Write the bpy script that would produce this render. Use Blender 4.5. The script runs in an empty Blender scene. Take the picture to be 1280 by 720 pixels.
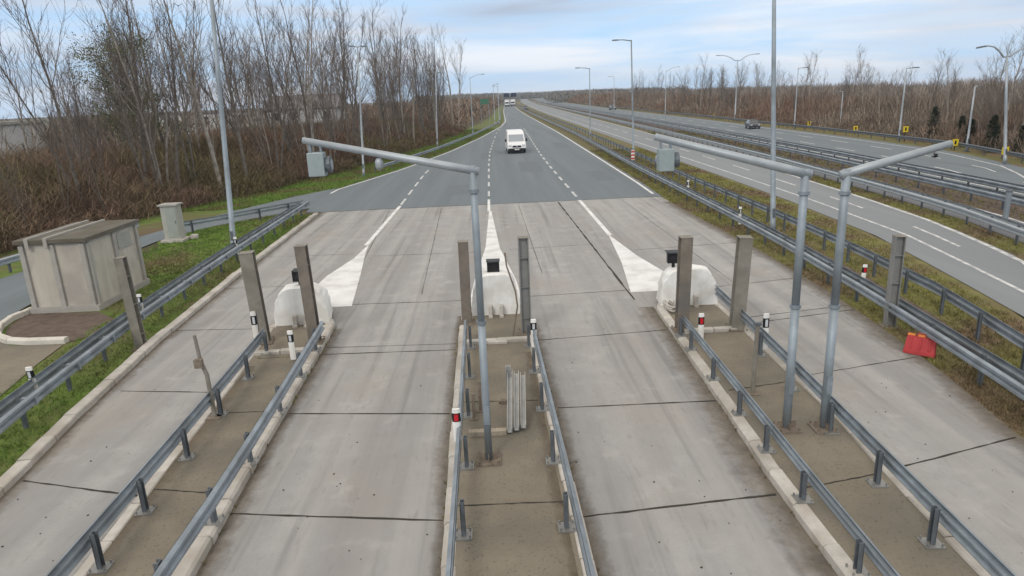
import bpy, math, random
from mathutils import Vector, Matrix
R = math.radians
rnd = random.Random(7)
scene = bpy.context.scene
COL = scene.collection

# ------------------------------------------------------------------ camera
CAM_H = 6.3
yaw, pit, rol = R(1.135), R(15.829), R(2.5)
f = Vector((math.sin(yaw)*math.cos(pit), math.cos(yaw)*math.cos(pit), -math.sin(pit)))
r0 = Vector((math.cos(yaw), -math.sin(yaw), 0)); u0 = r0.cross(f)
rr = r0*math.cos(rol) - u0*math.sin(rol); uu = u0*math.cos(rol) + r0*math.sin(rol)
cd = bpy.data.cameras.new('camera'); cam = bpy.data.objects.new('camera', cd); COL.objects.link(cam)
cd.sensor_width = 36; cd.lens = 36*850/1280; cd.clip_start = 0.1; cd.clip_end = 8000
cam.matrix_world = Matrix(((rr.x, uu.x, -f.x, 0), (rr.y, uu.y, -f.y, 0), (rr.z, uu.z, -f.z, CAM_H), (0, 0, 0, 1)))
scene.camera = cam

# ------------------------------------------------------------------ sky + sun
SUN_EL, SUN_AZ = 38, 205
w = bpy.data.worlds.new('World'); scene.world = w; w.use_nodes = True
nt = w.node_tree; nt.nodes.clear(); N = nt.nodes.new; L = nt.links.new
out = N('ShaderNodeOutputWorld'); bg = N('ShaderNodeBackground'); bg.inputs['Strength'].default_value = 0.1
sky = N('ShaderNodeTexSky'); sky.sky_type = 'NISHITA'; sky.sun_disc = False
sky.sun_elevation = R(SUN_EL); sky.sun_rotation = R(SUN_AZ); sky.air_density = 1.2; sky.dust_density = 0.6; sky.ozone_density = 2.0
tc = N('ShaderNodeTexCoord'); mp = N('ShaderNodeMapping'); mp.inputs['Scale'].default_value = (1, 1, 10)
n1 = N('ShaderNodeTexNoise'); n1.inputs['Scale'].default_value = 3.0; n1.inputs['Detail'].default_value = 7; n1.inputs['Roughness'].default_value = .55; n1.inputs['Distortion'].default_value = .35
n2 = N('ShaderNodeTexNoise'); n2.inputs['Scale'].default_value = 1.3; n2.inputs['Detail'].default_value = 4
L(tc.outputs['Generated'], mp.inputs['Vector']); L(mp.outputs[0], n1.inputs['Vector']); L(mp.outputs[0], n2.inputs['Vector'])
cr = N('ShaderNodeValToRGB'); cr.color_ramp.elements[0].position = .34; cr.color_ramp.elements[1].position = .64
L(n1.outputs['Fac'], cr.inputs[0])
cc = N('ShaderNodeValToRGB')
cc.color_ramp.elements[0].position = .38; cc.color_ramp.elements[0].color = (.43, .50, .63, 1)
cc.color_ramp.elements[1].position = .64; cc.color_ramp.elements[1].color = (.95, 1.0, 1.08, 1)
L(n2.outputs['Fac'], cc.inputs[0])
# clear air between the clouds: blend Nishita with a pale blue overcast veil
veil = N('ShaderNodeMixRGB'); veil.inputs['Fac'].default_value = .88; veil.inputs[2].default_value = (4.5, 6.9, 9.9, 1)
L(sky.outputs[0], veil.inputs[1])
cm = N('ShaderNodeMixRGB'); cm.blend_type = 'MULTIPLY'; cm.inputs['Fac'].default_value = 1; cm.inputs[2].default_value = (8.6, 8.6, 8.6, 1)
L(cc.outputs[0], cm.inputs[1])
mx = N('ShaderNodeMixRGB'); L(cr.outputs[0], mx.inputs[0]); L(veil.outputs[0], mx.inputs[1]); L(cm.outputs[0], mx.inputs[2])
sx_ = N('ShaderNodeSeparateXYZ'); L(tc.outputs['Generated'], sx_.inputs[0])
el = N('ShaderNodeMapRange'); el.inputs['From Min'].default_value = .16; el.inputs['From Max'].default_value = .5; L(sx_.outputs['Z'], el.inputs['Value'])
dome = N('ShaderNodeMixRGB'); dome.inputs[2].default_value = (9.6, 9.0, 8.3, 1); L(el.outputs[0], dome.inputs[0]); L(mx.outputs[0], dome.inputs[1])   # bright cloud deck overhead
L(dome.outputs[0], bg.inputs['Color']); L(bg.outputs[0], out.inputs['Surface'])
sd = bpy.data.lights.new('sun', 'SUN'); so = bpy.data.objects.new('sun', sd); COL.objects.link(so)
sd.energy = 1.0; sd.angle = R(14); sd.color = (1, .95, .88)
sdir = Vector((math.sin(R(SUN_AZ))*math.cos(R(SUN_EL)), math.cos(R(SUN_AZ))*math.cos(R(SUN_EL)), math.sin(R(SUN_EL))))
so.rotation_euler = sdir.to_track_quat('Z', 'Y').to_euler()
vs = scene.view_settings; vs.view_transform = 'Standard'; vs.look = 'None'; vs.exposure = 0.16; vs.gamma = 1

# ------------------------------------------------------------------ materials
def mat(name, col, rough=.8, var=.25, scale=4, metal=0, bump=0, bscale=None, stretch=None, island=0, spec=.3, col2=None, emit=None, blotch=0, bcol=None, speck=0):
    """Principled with noise-varied base colour; island>0 varies it by mesh piece; blotch adds large patches of bcol."""
    m = bpy.data.materials.new(name); m.use_nodes = True
    t = m.node_tree; p = t.nodes['Principled BSDF']; n = t.nodes.new; l = t.links.new
    p.inputs['Roughness'].default_value = rough; p.inputs['Metallic'].default_value = metal
    p.inputs['Specular IOR Level'].default_value = spec
    g = n('ShaderNodeNewGeometry'); mpn = n('ShaderNodeMapping'); mpn.inputs['Scale'].default_value = stretch or (1, 1, 1)
    l(g.outputs['Position'], mpn.inputs['Vector'])
    no = n('ShaderNodeTexNoise'); no.inputs['Scale'].default_value = scale; no.inputs['Detail'].default_value = 6; no.inputs['Roughness'].default_value = .65
    l(mpn.outputs[0], no.inputs['Vector'])
    ra = n('ShaderNodeValToRGB'); ra.color_ramp.elements[0].position = .3; ra.color_ramp.elements[1].position = .7
    c = Vector(col[:3]); a = c*(1-var); b = Vector(col2[:3]) if col2 else c*(1+var)
    ra.color_ramp.elements[0].color = (*a, 1); ra.color_ramp.elements[1].color = (*b, 1)
    l(no.outputs['Fac'], ra.inputs[0]); cur = ra.outputs[0]
    if blotch:
        nb = n('ShaderNodeTexNoise'); nb.inputs['Scale'].default_value = blotch; nb.inputs['Detail'].default_value = 5; l(g.outputs['Position'], nb.inputs['Vector'])
        rb = n('ShaderNodeValToRGB'); rb.color_ramp.elements[0].position = .45; rb.color_ramp.elements[1].position = .62; l(nb.outputs['Fac'], rb.inputs[0])
        mb = n('ShaderNodeMixRGB'); mb.inputs[2].default_value = (*bcol, 1); l(rb.outputs[0], mb.inputs[0]); l(cur, mb.inputs[1]); cur = mb.outputs[0]
    if island:
        hs = n('ShaderNodeHueSaturation'); mr = n('ShaderNodeMapRange'); mr.inputs['To Min'].default_value = 1-island; mr.inputs['To Max'].default_value = 1+island
        l(g.outputs['Random Per Island'], mr.inputs['Value']); l(mr.outputs[0], hs.inputs['Value']); l(cur, hs.inputs['Color']); cur = hs.outputs[0]
    if speck:
        ns = n('ShaderNodeTexNoise'); ns.inputs['Scale'].default_value = 22; ns.inputs['Detail'].default_value = 3; l(g.outputs['Position'], ns.inputs['Vector'])
        rs = n('ShaderNodeValToRGB'); rs.color_ramp.elements[0].position = .30; rs.color_ramp.elements[0].color = (1-speck,)*3+(1,); rs.color_ramp.elements[1].position = .42
        l(ns.outputs['Fac'], rs.inputs[0]); mm = n('ShaderNodeMixRGB'); mm.blend_type = 'MULTIPLY'; mm.inputs[0].default_value = 1; l(cur, mm.inputs[1]); l(rs.outputs[0], mm.inputs[2]); cur = mm.outputs[0]
    l(cur, p.inputs['Base Color'])
    if bump:
        nb2 = n('ShaderNodeTexNoise'); nb2.inputs['Scale'].default_value = bscale or scale*4; nb2.inputs['Detail'].default_value = 4; l(g.outputs['Position'], nb2.inputs['Vector'])
        bu = n('ShaderNodeBump'); bu.inputs['Strength'].default_value = bump; bu.inputs['Distance'].default_value = .02; l(nb2.outputs['Fac'], bu.inputs['Height']); l(bu.outputs[0], p.inputs['Normal'])
    if emit:
        p.inputs['Emission Color'].default_value = (*emit, 1); p.inputs['Emission Strength'].default_value = 1
    return m

def soft_edge(m):
    """dirt thins out away from the kerb: coverage = distance attribute broken up by noise"""
    t = m.node_tree; p = t.nodes['Principled BSDF']; n = t.nodes.new; l = t.links.new
    a = n('ShaderNodeAttribute'); a.attribute_name = 'fade'; g = n('ShaderNodeNewGeometry'); no = n('ShaderNodeTexNoise'); no.inputs['Scale'].default_value = 5; no.inputs['Detail'].default_value = 8; no.inputs['Roughness'].default_value = .7; l(g.outputs['Position'], no.inputs['Vector'])
    ad = n('ShaderNodeMath'); ad.operation = 'ADD'; l(a.outputs['Fac'], ad.inputs[0]); l(no.outputs['Fac'], ad.inputs[1])
    mr = n('ShaderNodeMapRange'); mr.inputs['From Min'].default_value = .72; mr.inputs['From Max'].default_value = 1.45; mr.inputs['To Max'].default_value = .62; l(ad.outputs[0], mr.inputs['Value']); l(mr.outputs[0], p.inputs['Alpha']); return m
def lane_concrete():
    """Plaza concrete: stains that run along the lanes, patches, fine grain."""
    m = mat('plaza_concrete', (.345, .344, .34), .88, .10, 1.3, bump=.15, bscale=30, spec=.2, speck=.12)
    t = m.node_tree; p = t.nodes['Principled BSDF']; n = t.nodes.new; l = t.links.new
    src = p.inputs['Base Color'].links[0].from_socket
    g = n('ShaderNodeNewGeometry')
    def layer(src, scale, sx, sy, lo, hi, col, k):
        mp_ = n('ShaderNodeMapping'); mp_.inputs['Scale'].default_value = (sx, sy, 1); l(g.outputs['Position'], mp_.inputs['Vector'])
        no = n('ShaderNodeTexNoise'); no.inputs['Scale'].default_value = scale; no.inputs['Detail'].default_value = 5; l(mp_.outputs[0], no.inputs['Vector'])
        ra = n('ShaderNodeMapRange'); ra.inputs['From Min'].default_value = lo; ra.inputs['From Max'].default_value = hi; ra.inputs['To Max'].default_value = k; l(no.outputs['Fac'], ra.inputs['Value'])
        mi = n('ShaderNodeMixRGB'); mi.inputs[2].default_value = (*col, 1); l(ra.outputs[0], mi.inputs[0]); l(src, mi.inputs[1]); return mi.outputs[0]
    src = layer(src, 1.0, .95, .03, .40, .66, (.255, .252, .25), .8)
    src = layer(src, 1.0, 1.5, .04, .50, .74, (.43, .42, .40), .6)
    src = layer(src, .5, 1, .5, .5, .68, (.315, .285, .25), .4)
    src = layer(src, 1.0, 3.2, .09, .56, .72, (.19, .19, .19), .6)
    src = layer(src, 1.3, 1, 1, .60, .70, (.42, .41, .39), .4)
    src = layer(src, 7, 1.2, .3, .58, .75, (.22, .21, .20), .45)
    l(src, p.inputs['Base Color']); return m

M = dict(
    concrete=lane_concrete(),
    asphalt=mat('asphalt', (.160, .186, .205), .85, .13, .8, stretch=(1.0, .03, 1), bump=.1, bscale=40, spec=.25, speck=.1),
    asphalt_patch=mat('patched_asphalt', (.142, .165, .182), .85, .10, 2, bump=.1, bscale=40, speck=.15),
    asphalt_pale=mat('pale_asphalt', (.225, .242, .255), .85, .09, .6, stretch=(.9, .05, 1), bump=.1, bscale=40, spec=.25, speck=.1),
    asphalt_dark=mat('dark_asphalt', (.15, .155, .17), .85, .12, .8, bump=.1, bscale=40),
    island=mat('island_concrete', (.215, .19, .148), .9, .14, 1.2, bump=.2, bscale=25, blotch=.55, bcol=(.165, .15, .12), speck=.3),
    kerb=mat('kerb_concrete', (.50, .475, .435), .85, .14, 5, bump=.25, bscale=30, island=.09, blotch=1.2, bcol=(.40, .37, .325)),
    kerb_white=mat('whitewashed_kerb', (.60, .57, .51), .8, .12, 4, bump=.2, bscale=30, island=.06),
    joint=mat('joint_filler', (.045, .042, .036), .95, .3, 6),
    dirt=soft_edge(mat('dirt', (.15, .12, .085), .95, .3, 3, bump=.3, bscale=20, col2=(.25, .205, .15))),
    paint=mat('road_paint', (.74, .75, .75), .7, .10, 3, bump=.05, blotch=1.5, bcol=(.60, .60, .59)),
    paint_worn=mat('worn_road_paint', (.62, .63, .63), .75, .12, 6, blotch=3, bcol=(.38, .39, .40)),
    white=mat('white_painted_concrete', (.82, .82, .80), .6, .10, 2.2, stretch=(2.5, 2.5, .5), bump=.25, bscale=9, blotch=1.6, bcol=(.68, .67, .63)),
    galv=mat('galvanised_steel', (.285, .33, .37), .5, .22, 3, metal=.35, spec=.4, blotch=1.3, bcol=(.215, .245, .27)),
    galv_dark=mat('aged_galvanised_steel', (.15, .17, .19), .55, .18, 6, metal=.4),
    galv_pale=mat('pale_galvanised_steel', (.38, .42, .45), .5, .12, 4, metal=.35),
    mast=mat('blue_grey_mast_steel', (.31, .36, .40), .55, .12, 3, metal=.3, blotch=.9, bcol=(.24, .275, .30)),
    brownpost=mat('weathered_brown_steel', (.195, .168, .14), .8, .2, 3, blotch=2, bcol=(.15, .138, .125)),
    greypost=mat('weathered_grey_steel', (.235, .22, .19), .75, .18, 3, blotch=2, bcol=(.195, .178, .148)),
    steelpost=mat('bare_steel_column', (.30, .30, .29), .5, .15, 3, metal=.5),
    rust=mat('rusty_steel', (.20, .165, .13), .85, .3, 8),
    black=mat('black_plastic', (.012, .013, .015), .45, .2, 5),
    lens=mat('dark_lens', (.02, .02, .025), .15, .1, 5, spec=.6),
    red=mat('red_plastic', (.44, .045, .05), .5, .12, 5),
    redref=mat('red_reflector', (.55, .02, .03), .3, .1, 20),
    orange=mat('orange_tape', (.75, .25, .06), .5, .15, 8),
    yellow=mat('yellow_sign_face', (.75, .58, .03), .5, .1, 8),
    blue=mat('dark_blue_sign_face', (.01, .02, .055), .5, .1, 8),
    green=mat('green_sign_face', (.06, .17, .12), .5, .1, 8),
    signbox=mat('grey_green_metal', (.33, .39, .40), .55, .10, 6, metal=.2),
    hut=mat('hut_wall_concrete', (.50, .465, .40), .9, .13, 1.6, stretch=(2.2, 2.2, .22), bump=.15, bscale=20, blotch=.9, bcol=(.38, .35, .315)),
    hut_dark=mat('hut_trim_concrete', (.37, .355, .325), .9, .12, 2, bump=.2),
    hut_roof=mat('mossy_roof_concrete', (.15, .138, .115), .95, .25, 2.2, bump=.4, bscale=14, blotch=1.1, bcol=(.11, .10, .075)),
    cabinet=mat('cabinet_concrete', (.40, .40, .36), .85, .10, 3),
    cab_door=mat('cabinet_door', (.33, .36, .33), .7, .1, 3),
    terrain=mat('bare_ground', (.085, .07, .047), .95, .3, .5, bump=.4, bscale=6, blotch=.08, bcol=(.075, .075, .035)),
    grassbase=mat('turf', (.115, .165, .034), .95, .35, 1.3, bump=.5, bscale=9, blotch=.28, bcol=(.135, .105, .06)),
    dryverge=mat('dry_verge', (.15, .145, .048), .95, .35, 1.5, bump=.5, bscale=9, blotch=.35, bcol=(.16, .115, .07)),
    brownstrip=mat('leaf_litter', (.125, .095, .078), .95, .3, 3, bump=.4, bscale=12),
    grass=mat('grass_blades', (.135, .225, .038), .8, .35, 1.0, island=.35, blotch=.3, bcol=(.165, .14, .06)),
    drygrass=mat('dry_grass_blades', (.21, .205, .06), .8, .35, 1.0, island=.35, blotch=.35, bcol=(.145, .11, .06)),
    bark=mat('bark', (.12, .10, .085), .9, .3, 3, col2=(.21, .185, .16)),
    barkpale=mat('pale_bark', (.26, .23, .20), .9, .3, 3, col2=(.42, .38, .335)),
    twig=mat('twigs', (.135, .108, .095), .9, .2, 2, island=.3),
    ivy=mat('ivy_leaves', (.115, .13, .05), .7, .3, 2, island=.4),
    brush=mat('undergrowth_twigs', (.16, .104, .076), .9, .4, .4, island=.35, blotch=.12, bcol=(.135, .115, .055)),
    farwood=mat('far_wood_twigs', (.215, .175, .14), .9, .45, .22, island=.6, blotch=.045, bcol=(.20, .13, .095)),
    farpale=mat('pale_far_twigs', (.25, .215, .185), .9, .4, .2, island=.5, blotch=.04, bcol=(.22, .175, .145)),
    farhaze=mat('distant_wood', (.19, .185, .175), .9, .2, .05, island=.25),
    conifer=mat('conifer_needles', (.020, .034, .016), .8, .3, 2, island=.4),
    plaster=mat('white_plaster', (.62, .63, .64), .85, .06, 2),
    tile=mat('grey_roof', (.20, .19, .20), .85, .15, 3),
    glass=mat('window_glass', (.05, .06, .07), .1, .1, 5, spec=.8),
    vanpaint=mat('white_van_paint', (.80, .81, .82), .3, .02, 2, spec=.5),
    screen=mat('windscreen', (.30, .33, .36), .08, .05, 2, spec=1.0),  # pale base colour stands in for white sky reflected in the glass
    tyre=mat('tyre_rubber', (.02, .02, .02), .9, .2, 8),
    carpaint=mat('dark_car_paint', (.03, .035, .045), .3, .1, 2, spec=.6),
    headlamp=mat('headlamp_glass', (.55, .57, .6), .1, .05, 5, spec=.8),
    bird=mat('dark_feathers', (.03, .03, .035), .8, .2, 9),
    scrap=mat('bright_bare_steel', (.40, .405, .40), .5, .15, 6, metal=.25),
    plank=mat('weathered_plank', (.33, .29, .23), .9, .2, 5, stretch=(6, 1, 1)),
)

# ------------------------------------------------------------------ mesh helpers
class MB:
    def __init__(s): s.v = []; s.f = []
    def face(s, pts):
        b = len(s.v); s.v += [tuple(p) for p in pts]; s.f.append(tuple(range(b, b+len(pts))))
    def box(s, c, d, rz=0, rx=0, ry=0, taper=1.0):
        b = len(s.v); m = Matrix.Rotation(rz, 3, 'Z') @ Matrix.Rotation(ry, 3, 'Y') @ Matrix.Rotation(rx, 3, 'X')
        for sx, sy, sz in ((-1,-1,-1),(1,-1,-1),(1,1,-1),(-1,1,-1),(-1,-1,1),(1,-1,1),(1,1,1),(-1,1,1)):
            k = taper if sz > 0 else 1
            s.v.append(tuple(Vector(c) + m @ Vector((sx*d[0]/2*k, sy*d[1]/2*k, sz*d[2]/2))))
        s.f += [tuple(b+i for i in q) for q in ((0,3,2,1),(4,5,6,7),(0,1,5,4),(1,2,6,5),(2,3,7,6),(3,0,4,7))]
    def tube(s, pts, rads, n=8, cap=True):
        pts = [Vector(p) for p in pts]
        if not isinstance(rads, (list, tuple)): rads = [rads]*len(pts)
        b = len(s.v); prev = None
        for i, p in enumerate(pts):
            t = (pts[min(i+1, len(pts)-1)] - pts[max(i-1, 0)]).normalized()
            if prev is None:
                a = t.orthogonal().normalized()
            else:
                a = (prev - t*prev.dot(t)); a = a.normalized() if a.length > 1e-6 else t.orthogonal().normalized()
            prev = a; c = t.cross(a)
            for k in range(n):
                q = 2*math.pi*k/n; s.v.append(tuple(p + (a*math.cos(q) + c*math.sin(q))*rads[i]))
        for i in range(len(pts)-1):
            for k in range(n):
                s.f.append((b+i*n+k, b+i*n+(k+1) % n, b+(i+1)*n+(k+1) % n, b+(i+1)*n+k))
        if cap:
            s.f.append(tuple(b+k for k in reversed(range(n)))); e = b+(len(pts)-1)*n; s.f.append(tuple(e+k for k in range(n)))
    def sweep(s, path, prof, side=1, cap=True):
        """prof: closed loop of (n,z); n measured along the horizontal normal to the RIGHT of travel times side"""
        b = len(s.v); k = len(prof); P = [Vector(p) for p in path]
        for i, p in enumerate(P):
            t = P[min(i+1, len(P)-1)] - P[max(i-1, 0)]; t.z = 0; t.normalize(); nn = Vector((t.y, -t.x, 0))*side
            for (n, z) in prof: s.v.append((p.x+nn.x*n, p.y+nn.y*n, p.z+z))
        for i in range(len(P)-1):
            for j in range(k): s.f.append((b+i*k+j, b+i*k+(j+1) % k, b+(i+1)*k+(j+1) % k, b+(i+1)*k+j))
        if cap: s.f.append(tuple(b+j for j in range(k))); e = b+(len(P)-1)*k; s.f.append(tuple(e+j for j in reversed(range(k))))
    def prism(s, pts, z0, z1):
        b = len(s.v); n = len(pts)
        s.v += [(x, y, z0) for x, y in pts] + [(x, y, z1) for x, y in pts]
        s.f.append(tuple(b+i for i in reversed(range(n)))); s.f.append(tuple(b+n+i for i in range(n)))
        for i in range(n): s.f.append((b+i, b+(i+1) % n, b+n+(i+1) % n, b+n+i))
    def build(s, name, m, parent=None, smooth=False, loc=None, bevel=0, fix=True):
        me = bpy.data.meshes.new(name); me.from_pydata(s.v, [], s.f); me.update()
        if fix and len(s.v) < 60000:
            import bmesh
            bm = bmesh.new(); bm.from_mesh(me); bmesh.ops.recalc_face_normals(bm, faces=bm.faces); bm.to_mesh(me); bm.free()
        me.materials.append(m if not isinstance(m, str) else M[m])
        if smooth: me.shade_smooth() if hasattr(me, 'shade_smooth') else None
        o = bpy.data.objects.new(name, me); COL.objects.link(o)
        if parent: o.parent = parent
        if loc is not None: o.location = loc
        if bevel:
            bv = o.modifiers.new('edge', 'BEVEL'); bv.width = bevel; bv.segments = 2; bv.limit_method = 'ANGLE'
        return o

def thing(name, label, cat, loc=(0, 0, 0), rz=0, group=None):
    o = bpy.data.objects.new(name, None); COL.objects.link(o); o.location = loc; o.rotation_euler = (0, 0, rz); o.empty_display_size = .2
    return tag(o, label, cat, group)
def tag(o, label, cat, group=None):
    o['label'] = label; o['category'] = cat
    if group: o['group'] = group
    return o
def struct(o): o['kind'] = 'structure'; return o
def stuff(o, label=None, cat=None):
    o['kind'] = 'stuff'
    if label: o['label'] = label; o['category'] = cat
    return o
def W(root): return -Vector(root.location)      # child placed in world coordinates under an unrotated root
def copy_tree(o, parent=None):
    c = o.copy(); COL.objects.link(c)
    if parent: c.parent = parent
    for ch in list(o.children): copy_tree(ch, c)
    return c

def poly(pts):
    """piecewise-linear X(Y) with extrapolation"""
    pts = sorted(pts, key=lambda p: p[1])
    def fn(y):
        for i in range(len(pts)-1):
            if y <= pts[i+1][1] or i == len(pts)-2:
                (x0, y0), (x1, y1) = pts[i], pts[i+1]; return x0+(x1-x0)*(y-y0)/(y1-y0)
    return fn
def smooth_fn(fn, y, k=.12):
    d = max(.5, y*k); return sum(fn(y+d*t) for t in (-1, -.5, 0, .5, 1))/5
def ys(a, b, n=40):
    # denser near the camera
    return [a + (b-a)*(i/n)**2.0 for i in range(n+1)]
def strip(name, fl, fr, yl, z, m):
    o = MB()
    for i in range(len(yl)-1):
        a, b = yl[i], yl[i+1]; o.face([(fl(a), a, z), (fr(a), a, z), (fr(b), b, z), (fl(b), b, z)])
    # merge the sheet
    v = []; fcs = []
    for y in yl: v += [(fl(y), y, z), (fr(y), y, z)]
    for i in range(len(yl)-1): fcs.append((2*i, 2*i+1, 2*i+3, 2*i+2))
    o.v, o.f = v, fcs
    return struct(o.build(name, m, fix=False))
off = lambda fn, d: (lambda y: fn(y)+d)

# ------------------------------------------------------------------ alignments (metres, X right, Y along the road)
KERB_L = poly([(-8.35, 5), (-8.75, 10.6), (-9.15, 13.5), (-9.62, 18.2), (-10.02, 25.8), (-10.45, 41.9)])
ROAD_L0 = poly([(-11.4, 41), (-12.2, 47), (-12.0, 52), (-11.2, 55), (-8.8, 64.9), (-5.4, 83.8), (-1.9, 110.8), (1.9, 147.8), (3.4, 174), (5.0, 278), (9.0, 457), (14, 640), (30, 1000)])
ROAD_L = ROAD_L0
SLAB_R = poly([(9.0, 5), (9.25, 10.8), (9.7, 13.5), (10.05, 16.9), (10.25, 20), (10.35, 26), (10.2, 33), (10.1, 39)])
ROAD_R = poly([(10.1, 39), (10.4, 48), (10.6, 61), (11.4, 117), (11.6, 212), (12.3, 296), (15.5, 460), (21, 640), (37, 1000)])
R1 = poly([(9.0, 6), (9.7, 11.3), (10.3, 17.7), (10.75, 25.7), (10.9, 34.5), (11.0, 50), (12.2, 102), (12.6, 231), (13.3, 300), (16.5, 460), (22, 640)])
R2 = poly([(10.4, 8), (11.5, 13.7), (12.3, 17.8), (12.75, 24.3), (12.95, 31), (13.0, 44.6), (13.6, 69), (14.4, 120), (15, 230), (15.8, 300), (19, 460), (24, 640)])
C2N = poly([(11.6, 8), (12.6, 13), (14.1, 17), (15.0, 22), (15.9, 27.4), (16.4, 37), (16.6, 50), (16.8, 80), (17.2, 130), (17.8, 215), (19, 300), (22.5, 460), (28, 640), (44, 1000)])
C2F = poly([(13.6, 12), (16.4, 18), (18.5, 22.7), (19.9, 29.7), (20.6, 37), (21.2, 46.5), (21.8, 55), (22.4, 71), (23.7, 111), (25.8, 215), (27.4, 300), (31, 460), (36.5, 640), (53, 1000)])
C3N = off(C2F, 7.6)
C3F = poly([(27, 28), (37.0, 46.9), (40.2, 60), (41.2, 77), (41.8, 94), (42, 110), (43, 140), (44, 215), (45.5, 300), (50, 460), (56, 640), (74, 1000)])
WOOD_R = off(C3F, 3.2)
WOOD_L = poly([(-27, 20), (-24.5, 32), (-23, 38), (-20.6, 46), (-18.4, 51), (-16.6, 60), (-14.4, 68), (-9.8, 100), (-3.5, 160), (-1.0, 195), (2, 300), (5, 460), (12, 640)])

# ------------------------------------------------------------------ ground, roads
g = MB(); TY = [-300, 0, 40, 60, 80, 110, 160, 215, 300, 460, 640, 1000, 2600]
for y in TY:
    e = WOOD_R(min(max(y, 30), 1000))+26+max(0, y-1000)*.05
    g.v += [(-3000, y, -.06), (e, y, -.06), (e+110, y, -7), (e+1400, y, -45)]
for i in range(len(TY)-1):
    for j in range(3): g.f.append((4*i+j, 4*i+j+1, 4*i+j+5, 4*i+j+4))
struct(g.build('terrain', 'terrain', fix=False))
strip('concrete_road', KERB_L, SLAB_R, [-3, 5, 8, 11, 14, 17, 20, 23, 26, 30, 34, 38, 41], 0, 'concrete')
strip('asphalt_road', ROAD_L, ROAD_R, [41.02]+[y for y in ys(41, 1000, 60) if y > 42], 0, 'asphalt')
strip('opposite_carriageway', C2N, C2F, ys(10, 1000, 60), -.012, 'asphalt_pale')
strip('service_lane', off(C2F, 1.3), off(C2F, 3.5), ys(16, 700, 50), -.012, 'asphalt_dark')
strip('far_carriageway', C3N, C3F, ys(24, 1000, 60), -.012, 'asphalt')
strip('median_verge', SLAB_R, C2N, ys(4, 38.9, 24), -.03, 'dryverge'); strip('median_verge', ROAD_R, C2N, ys(39, 700, 40), -.03, 'dryverge')
strip('drain_strip', lambda y: R1(y)*.6+R2(y)*.4, lambda y: R1(y)*.15+R2(y)*.85, ys(6, 600, 50), -.02, 'brownstrip')
strip('central_verge', off(C2F, .01), off(C2F, 1.28), ys(14, 700, 40), -.03, 'dryverge'); strip('central_verge', off(C2F, 3.52), C3N, ys(14, 700, 40), -.03, 'brownstrip')
SIDE_L = poly([(-21.5, 5), (-20.9, 20), (-20.2, 28), (-18.6, 36), (-16.6, 43), (-14.2, 49), (-12.0, 53)])
SIDE_R = poly([(-15.7, 5), (-15.9, 20), (-16.9, 27), (-17.3, 33), (-16.2, 37), (-13.9, 40.2), (-11.6, 43)])
strip('side_road', SIDE_L, SIDE_R, [5, 10, 15, 20, 24, 28, 31, 34, 36, 38, 40, 41.5, 43, 45, 47, 49, 51, 52.5], -.012, 'asphalt')
strip('left_verge', lambda y: max(SIDE_R(y), -15.9) if y < 33 else SIDE_R(y), KERB_L, [5, 8, 11, 14, 17, 20, 23, 26, 29, 32, 34, 36, 38, 40, 41.5], -.03, 'grassbase')
strip('woodside_verge', WOOD_L, lambda y: SIDE_L(y) if y < 52 else ROAD_L(y), [20, 25, 30, 36, 43, 49, 52, 55, 60, 70, 84, 100, 120, 148, 174, 220, 278, 360, 457], -.03, 'grassbase')
strip('woodside_verge', C3F, off(C3F, 8), ys(30, 700, 40), -.035, 'dryverge')
# tan pavement and bare soil at the hut
def sheet(name, pts, z, m):
    o = MB(); o.face([(x, y, z) for x, y in pts]); return struct(o.build(name, m, fix=False))
sheet('hut_pavement', [(-19, 5), (-10.3, 5), (-10.9, 10), (-11.9, 15.3), (-12.3, 17.2), (-12.5, 18.65), (-14.1, 18.8), (-15.2, 19.5), (-19, 19.5)], -.008, 'island')
sheet('soil_patch', [(-15.4, 20.6), (-14.9, 19.75), (-14.1, 19.15), (-12.4, 18.9), (-11.9, 19.6), (-12.2, 20.9), (-13.2, 21.8), (-15.7, 22.1)], -.016, 'brownstrip')

# markings
mk = MB()
def line(fn, y0, y1, wd, z, n=10, mb=None):
    mb = mb or mk; Y = [y0+(y1-y0)*i/n for i in range(n+1)]
    for i in range(n):
        a, b = Y[i], Y[i+1]; mb.face([(fn(a)-wd/2, a, z), (fn(a)+wd/2, a, z), (fn(b)+wd/2, b, z), (fn(b)-wd/2, b, z)])
LNL = poly([(-5.95, 30), (-5.85, 42), (-5.95, 52), (-6.0, 60), (-5.6, 75), (-4.6, 100)])
LNC = poly([(-.35, 30), (-.4, 66), (-.3, 80), (.8, 120), (3.6, 180), (7.3, 278)])
LNR = poly([(5.15, 28), (5.1, 62), (5.2, 75), (6.2, 130), (7.6, 180), (9.7, 278)])
Z4 = .006
line(LNL, 30.5, 42, .2, Z4); line(LNC, 38.5, 43, .16, Z4); line(LNR, 30.2, 41, .2, Z4)
solid = mk.build('lane_line', 'paint', fix=False); struct(solid)
mk = MB()
for y in [42.5, 47, 51.5, 56, 60.5]: line(LNL, y, y+2.6, .16, Z4, 3)
for k in range(12): line(LNC, 44.5+k*5, 44.5+k*5+2.5, .14, Z4, 2)
for k in range(22): line(LNR, 42.5+k*4.3, 42.5+k*4.3+2.3, .17, Z4, 2)
for k in range(14): line(LNC, 108+k*12, 108+k*12+4, .15, Z4, 2)
struct(mk.build('dashed_lane_line', 'paint_worn', fix=False))
mk = MB()
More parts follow.
